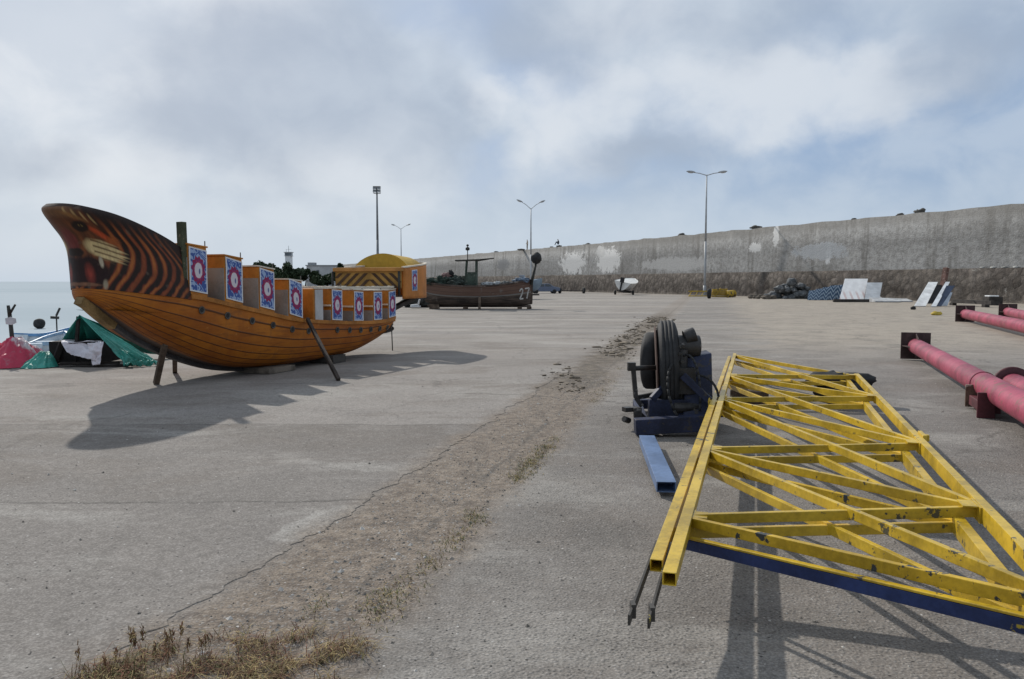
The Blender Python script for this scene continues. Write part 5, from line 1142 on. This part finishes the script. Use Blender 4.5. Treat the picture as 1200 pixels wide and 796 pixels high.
# ------------------------------------------------------------------ tarps and gear at the quay edge
YQ = 15.6
grn = worn('green_tarp', (.035, .27, .215), .45, .3, 2.2, bump=.5); 
m, n = newmat('pink_white_tarp'); v = n.objc(); s = n.sep(v); f_ = n.math('ADD', n.math('ADD', n.math('MULTIPLY', s[2], -1.4), n.math('MULTIPLY', s[0], -.9)), n.math('MULTIPLY', n.noise(v, 3.5, 4, .6), .9))
c = n.mix(n.step(f_, -.35, -.15), (.52, .47, .49), (.46, .03, .075)); c = n.mix(n.step(n.noise(v, 6, 4, .6), .55, .7, 0, .5), c, (.33, .20, .23)); n.out(c, .5, n.bump(n.noise(v, 6, 5, .6), .5, .05))
pw = m
def QP(px, py, dy=0): return at(px, py, Y=YQ+dy)
def cloth(b, A, B_, C_, D_, nu=26, nv=26, amp=.10, fr=2.2, seed=0):
    A, B_, C_, D_ = map(Vector, (A, B_, C_, D_)); nn = (B_-A).cross(D_-A).normalized()
    def fn(u, v):
        p = A.lerp(B_, u).lerp(D_.lerp(C_, u), v); k = mnoise.noise((p.x*fr+seed, p.y*fr*.6, p.z*fr))+.6*abs(mnoise.noise((p.x*fr*2.5, p.z*fr*2.5+seed, p.y*2)))-.4*mnoise.noise((p.x*fr*5, p.z*fr*5, seed))*.5
        p = p+nn*k*amp*min(1, 6*min(u, 1-u)+.35); p.z = max(p.z, .012); return p
    b.grid(fn, nu, nv)
def tri(b, A, B_, C_, n_=30, amp=.06, fr=2.4, seed=0, crump=1.0):
    """a creased triangle of cloth hanging from its apex A"""
    A, B_, C_ = map(Vector, (A, B_, C_)); nn = (B_-A).cross(C_-A).normalized()
    def fn(u, v):
        p = A.lerp(B_.lerp(C_, v), u); k = abs(mnoise.noise((v*7*fr*.4+seed, u*1.3, seed)))*1.2-.4+(.9*abs(mnoise.noise((p.x*fr*3, p.y*fr*3, p.z*fr*3+seed)))+.5*abs(mnoise.noise((p.x*fr*7, p.y*7, p.z*fr*7))))*crump*u*u
        p = p+nn*k*amp*min(1, u*3); p.z = max(p.z, .012); return p
    b.grid(fn, n_, n_)
def drape(b, c, pk, rx, ry, seed, sharp=.85, n_=56, m_=24, folds=1.0):
    """a heap of sheeting pulled up to a peak, with radial folds"""
    c, pk = Vector(c), Vector(pk)
    def fn(u, v):
        a = 2*PI*u; d = Vector((math.cos(a), math.sin(a), 0)); fo = abs(mnoise.noise((d.x*2.6+seed, d.y*2.6, seed)))-.3+.5*abs(mnoise.noise((d.x*6, d.y*6, seed+4)))
        rr = 1+.3*fo; p = Vector((c.x+d.x*rx*rr*v, c.y+d.y*ry*rr*v, 0)); p = p+Vector((pk.x-c.x, pk.y-c.y, 0))*(1-v)
        p.z = pk.z*(1-v)**sharp*(1+folds*.45*fo*min(1, v*3))+(.30*abs(mnoise.noise((p.x*4.5, p.y*4.5, seed)))+.22*abs(mnoise.noise((p.x*10, p.y*10, seed+2))))*pk.z*min(1, v*4)*(1-v*.6)-.02
        p.z = max(p.z, .012)
        return p
    b.grid(fn, n_, m_)
b = MB(); ap = QP(93, 369, .2); G2 = QP(188, 425, .7)
tri(b, ap, QP(150, 430, -.15), G2, 44, .075, 2.2, 1)
tri(b, QP(93, 369, .2), QP(104, 402, 1.1), QP(66, 408, .5), 24, .03, 2.0, 4, .5)
tri(b, QP(93, 370, .22), QP(101, 404, 1.3), G2+Vector((0, 1.1, 0)), 24, .03, 2.0, 7, .5)
tri(b, QP(140, 408, .1), QP(146, 431, -.3), QP(190, 428, .2), 40, .13, 3.4, 21, 1.5)
drape(b, (QP(47, 434, -.1).x, QP(47, 434, -.1).y, 0), QP(56, 411, .1), .30, .34, 2.2)
gt = b.build('green_tarp', grn, solid=.006); tag(gt, 'green tarpaulin draped like a tent over gear at the quay edge', 'tarpaulin')
b = MB(); drape(b, (QP(8, 436, .1).x, QP(8, 436, .1).y, 0), QP(21, 394, .25), .66, .55, 11.3); drape(b, (QP(36, 434, .3).x, QP(36, 434, .3).y+.2, 0), QP(34, 402, .4), .42, .40, 5.1)
tag(b.build('tarp_heap', pw), 'crumpled pink and white tarp heap at the left photo edge', 'tarp')
b = MB(); cloth(b, QP(72, 402, .1), QP(119, 400, .1), QP(112, 424, -.15), QP(78, 412, -.1), 26, 20, .09, 3.5, 6); cloth(b, QP(72, 402, .1), QP(72, 400, .7), QP(119, 399, .7), QP(119, 400, .1), 12, 20, .06, 3, 2)
cloth(b, QP(102, 402, -.02), QP(121, 400, -.0), QP(117, 426, -.2), QP(108, 428, -.2), 20, 20, .09, 4, 9)
tag(b.build('white_cloth', worn('cloth_white', (.58, .56, .60), .8, .12, 3), solid=.008), 'white cloth hanging over dark gear under the green tarpaulin', 'cloth')
b = MB(); q = QP(95, 432, .5); b.box((q.x, q.y+.2, .26), (1.05, .8, .44)); b.beam(QP(64, 424, .2), QP(72, 402, .3), .10, .10); b.beam(QP(66, 432, -.1), QP(150, 428, .0), .05, .06); b.beam(QP(70, 426, -.05), QP(140, 425, .1), .05, .05); b.beam(QP(92, 371, .3), QP(88, 431, .3), .06, .06)
tag(b.build('fish_rack', worn('rack_black', (.022, .018, .016), .9, .4, 4)), 'dark timber rack standing in shade under the green tarpaulin', 'rack')
# sign stick
p = at(17, 422, Y=16.2); q = at(9.5, 358, Y=16.2)
t = thing('stick_sign', (p.x, p.y, 0), 'forked stick with a small pale board standing behind the pink tarp', 'stick sign'); b = MB(); mdl = at(11.5, 370, Y=16.2)
b.tube((p.x, p.y, 0), mdl, .045, .04, 8); b.tube(mdl, q, .04, .03, 8); b.tube(at(12, 367, Y=16.2), at(18, 357, Y=16.2), .025, .02, 6); b.build('stick', MATS['post_dark'], t)
b = MB(); q = at(13, 376, Y=16.12); b.prism([(-.10, -.07), (.02, -.085), (.11, -.04), (.10, .05), (.0, .08), (-.11, .05)], 0, .02, 0, Matrix.Translation(q) @ Matrix.Rotation(PI/2, 4, 'X')); b.build('board', worn('board_pale', (.50, .52, .54), .7, .2, 4), t)
# two moored skiffs
for px, py, Y_, mt, lab in ((56, 398, 33, worn('skiff_blue', (.25, .37, .50), .5, .2, 2), 'pale blue skiff moored nearest the quay behind the pink tarp'), (66, 388, 36, worn('skiff_bright', (.12, .27, .48), .5, .2, 2), 'brighter blue skiff moored just beyond the pale one')):
    p = at(px, py, Y=Y_); c_ = (p.x, Y_, -1.75)
    t = thing('skiff', c_, lab, 'boat', 'moored skiffs'); M = Matrix.Translation((p.x, Y_, -1.3)) @ Matrix.Rotation(R(100 if Y_ < 35 else 70), 4, 'Z')
    fbm = smooth_tab([(0, .5), (.35, .68), (.75, .55), (1, .03)]); fzz = smooth_tab([(0, p.z+1.25), (.5, p.z+1.15), (1, p.z+1.5)]); b = MB()
    for i in range(17):
        for j in range(-6, 7):
            a = abs(j)/6; b.v.append(M @ Vector((-1.8+3.6*i/16, fbm(i/16)*a**.7*(1 if j > 0 else -1), -.3+(fzz(i/16)+.3)*a**1.6)))
    for i in range(16):
        for j in range(12): b.face((i*13+j, i*13+j+1, (i+1)*13+j+1, (i+1)*13+j), 0, None, True)
    b.face(range(13)); b.build('hull', worn('skiff_pale', (.55, .60, .64), .5, .15, 2), t, solid=.03)
    b = MB()
    for s in (-1, 1):
        pts = [M @ Vector((-1.8+3.6*i/16, s*fbm(i/16), fzz(i/16))) for i in range(17)]
        for a, c2 in zip(pts, pts[1:]): b.beam(a, c2, .07, .12)
    for k in (-.8, .3): b.box(M @ Vector((k, 0, .45)), (.25, 1.2, .04), M.to_3x3())
    b.build('rail', mt, t)
    if Y_ > 35:
        b = MB(); q = at(66, 370, Y=Y_); b.tube((q.x, Y_, -1.0), q, .03, None, 6); b.beam(q+Vector((-.25, 0, -.08)), q+Vector((.1, 0, -.1)), .1, .12); b.beam(q, q+Vector((.18, 0, .35)), .07, .07); b.build('pole', MATS['post_dark'], t)
p = at(46, 378, Y=50); b = MB(); lump(b, (p.x, 50, -.98), .34, 3, (1, 1, 1), 0, 14, 10, .1); tag(b.build('mooring_buoy', rubber), 'small dark mooring buoy floating beyond the skiffs', 'buoy')
p = at(134, 387, Y=18.6); b = MB(); lump(b, (p.x, 18.6, p.z-.02), .15, 8, (1, 1, 1.0), 0, 18, 12, .25, 2); b.tube((p.x, 18.6, 0), (p.x, 18.6, p.z), .05, .04, 8); tag(b.build('fender_buoy', worn('buoy_navy', (.02, .03, .055), .6, .3, 4)), 'navy fender buoy on a stake behind the green tarpaulin', 'fender buoy')
p = at(157, 400, Y=17.6); b = MB(); lump(b, (p.x, 17.6, .28), .2, 9, (1.2, 1, 1.3), 0, 18, 12, .4, 2); tag(b.build('rope_bundle', worn('rope_brown', (.06, .045, .04), .9, .4, 6)), 'brown rope bundle on the quay edge under the ship bow', 'rope')

# ------------------------------------------------------------------ loose stones, dirt and weeds
rnd = random.Random(12)
def pebble(b, p, r, mi):
    i = len(b.v); k = [Vector((rnd.uniform(.6, 1.2), 0, 0)), Vector((0, rnd.uniform(.6, 1.2), 0)), Vector((-rnd.uniform(.6, 1.2), 0, 0)), Vector((0, -rnd.uniform(.6, 1.2), 0))]
    a = rnd.uniform(0, PI); M = Matrix.Rotation(a, 3, 'Z'); b.v += [p+M @ q*r for q in k]+[p+Vector((rnd.uniform(-.3, .3)*r, rnd.uniform(-.3, .3)*r, r*rnd.uniform(.4, .9)))]
    for q in range(4): b.face((i+q, i+(q+1) % 4, i+4), mi)
b = MB()
for k in range(5200):
    y = 3.0+11*rnd.random()**1.7
    x_ = STX(y)+rnd.gauss(-.15, .33)
    pebble(b, Vector((x_, y, .0)), min(.024, .003+rnd.expovariate(1/.0034)), rnd.choice((0, 0, 1, 1, 2)))
for k in range(4200):
    y = 3.0+11*rnd.random()**1.5; x_ = STX(y)+.3+rnd.random()*6.5
    pebble(b, Vector((x_, y, .0)), min(.016, .0025+rnd.expovariate(1/.0026)), rnd.choice((0, 0, 1, 1, 2)))
for k in range(700):
    y = 3.0+12*rnd.random()**1.4; x_ = STX(y)-.8-rnd.random()*5
    pebble(b, Vector((x_, y, .009)), min(.016, .003+rnd.expovariate(1/.003)), rnd.choice((0, 1, 2)))
tag(b.build('loose_gravel', [worn('stone_dark', (.15, .135, .12), .95, .3, 20), worn('stone_mid', (.27, .24, .21), .95, .3, 20), worn('stone_light', (.50, .47, .43), .95, .2, 20)]), 'loose gravel scattered along the worn seam', kind='stuff')
b = MB()
for k in range(1100):
    y = 12.0+rnd.random()**1.1*26; x_ = STX(y)-.22+rnd.gauss(0, .20+.006*y)-(.5*rnd.random()**2 if 13.5 < y < 16.5 else 0)
    if mnoise.noise((x_*.9, y*.28, 5)) < -.05: continue
    lump(b, (x_, y, .01), (.004+rnd.expovariate(1/.006))*(1+.025*y), k, (rnd.uniform(1, 2.6), 1.1, .55), 0, 7, 5, .6, 2.3)
tag(b.build('dirt_clods', worn('dirt_brown', (.19, .155, .115), .97, .5, 6)), 'brown clods and dry weed litter along the far seam', kind='stuff')
straw = [worn('straw_pale', (.36, .27, .12), .9, .3, 8), worn('straw_brown', (.16, .10, .055), .9, .3, 8), worn('straw_red', (.17, .07, .04), .9, .3, 8), worn('weed_olive', (.12, .13, .045), .9, .3, 8)]
def blade(b, p, h, w_, lean_, az, mi):
    d = Vector((math.cos(az), math.sin(az), 0)); s = Vector((-d.y, d.x, 0))*w_; i = len(b.v)
    m1 = p+d*h*lean_*.35+Vector((0, 0, h*.6)); tp = p+d*h*lean_+Vector((0, 0, h*(1-.35*lean_)))
    b.v += [p-s, p+s, m1-s*.8, m1+s*.8, tp]; b.face((i, i+1, i+3, i+2), mi); b.face((i+2, i+3, i+4), mi)
b = MB()
for k in range(9000):
    px = rnd.uniform(90, 430); yy = rnd.random(); 
    top = 742+18*abs((px-340)/120)**1.5 if px > 200 else 742+18+(200-px)*.32
    py = top+(860-top)*yy**1.2+rnd.gauss(0, 5); q = at(px+rnd.gauss(0, 8), py, z=.0)
    dens = mnoise.noise((q.x*5, q.y*5, 2))
    edge_ = min((px-85)/60, (440-px)/70, 1)
    if dens < -.05+.3*(1-edge_)-(.25*yy): continue
    hue = mnoise.noise((q.x*3.3+9, q.y*3.3, 4))
    mi = rnd.choices((0, 1, 2, 3), (6+8*max(0, hue), 5, 3+9*max(0, -hue), .8) if px > 250 else (3, 5, 4+5*max(0, -hue), 2))[0]
    blade(b, q, rnd.uniform(.02, .075)*(1.3 if px < 230 else 1), rnd.uniform(.0008, .0022), rnd.uniform(.8, 2.55), rnd.uniform(0, 2*PI), mi)
tag(b.build('dry_grass', straw), 'patch of dry straw coloured grass in the lower left foreground', kind='stuff')
b = MB()
for px, py, hpx in ((143, 796, 50), (160, 800, 60), (146, 790, 42), (150, 795, 38), (120, 796, 20), (176, 790, 26), (196, 780, 34), (206, 772, 30), (184, 800, 48), (86, 798, 30), (132, 800, 36), (230, 775, 20), (238, 770, 18), (215, 790, 30)):
    q = at(px, py, z=.0); h = hpx*q.y/F*1.3; az = rnd.uniform(-.6, .9); 
    for j in range(3):
        blade(b, q+Vector((rnd.gauss(0, .008), rnd.gauss(0, .008), 0)), h*rnd.uniform(.7, 1), .0022, rnd.uniform(.1, .5), az+rnd.gauss(0, .4), rnd.choice((1, 2, 3)))
    tp = q+Vector((math.cos(az)*h*.2, math.sin(az)*h*.2, h*.82))
    for j in range(34):
        blade(b, tp+Vector((rnd.gauss(0, .004), rnd.gauss(0, .004), rnd.gauss(0, .016))), rnd.uniform(.012, .03), .0022, rnd.uniform(.3, 1.2), rnd.uniform(0, 6.3), rnd.choice((1, 1, 2, 0)))
tag(b.build('weed_stalks', straw), 'tall dry seed stalks rising from the grass at lower left', kind='stuff')
b = MB()
tufts = [(614, 553, .07), (620, 546, .08), (627, 538, .08), (633, 531, .07), (640, 524, .06), (622, 543, .06), (606, 560, .05), (556, 604, .06), (551, 607, .04), (702, 462, .10), (708, 458, .1), (696, 470, .07), (716, 447, .08), (540, 628, .05), (530, 640, .06), (490, 678, .07), (448, 715, .07), (432, 708, .06), (372, 712, .05), (440, 722, .06), (560, 610, .05), (726, 432, .1), (735, 420, .12), (650, 515, .05), (745, 405, .14), (455, 695, .05), (470, 700, .06), (505, 660, .05)]
for px, py, sp_ in tufts:
    c_ = at(px, py, z=0)
    for k in range(150 if 520 < py < 562 else 60):
        q = c_+Vector((rnd.gauss(0, sp_*.8), rnd.gauss(0, sp_*1.9), 0)); blade(b, q, rnd.uniform(.008, .03), .0024, rnd.uniform(.8, 2.4), rnd.uniform(0, 6.3), rnd.choices((0, 1, 3), (3, 2, 4))[0])
tag(b.build('seam_weeds', straw), 'small olive weeds growing in the worn seam', kind='stuff')
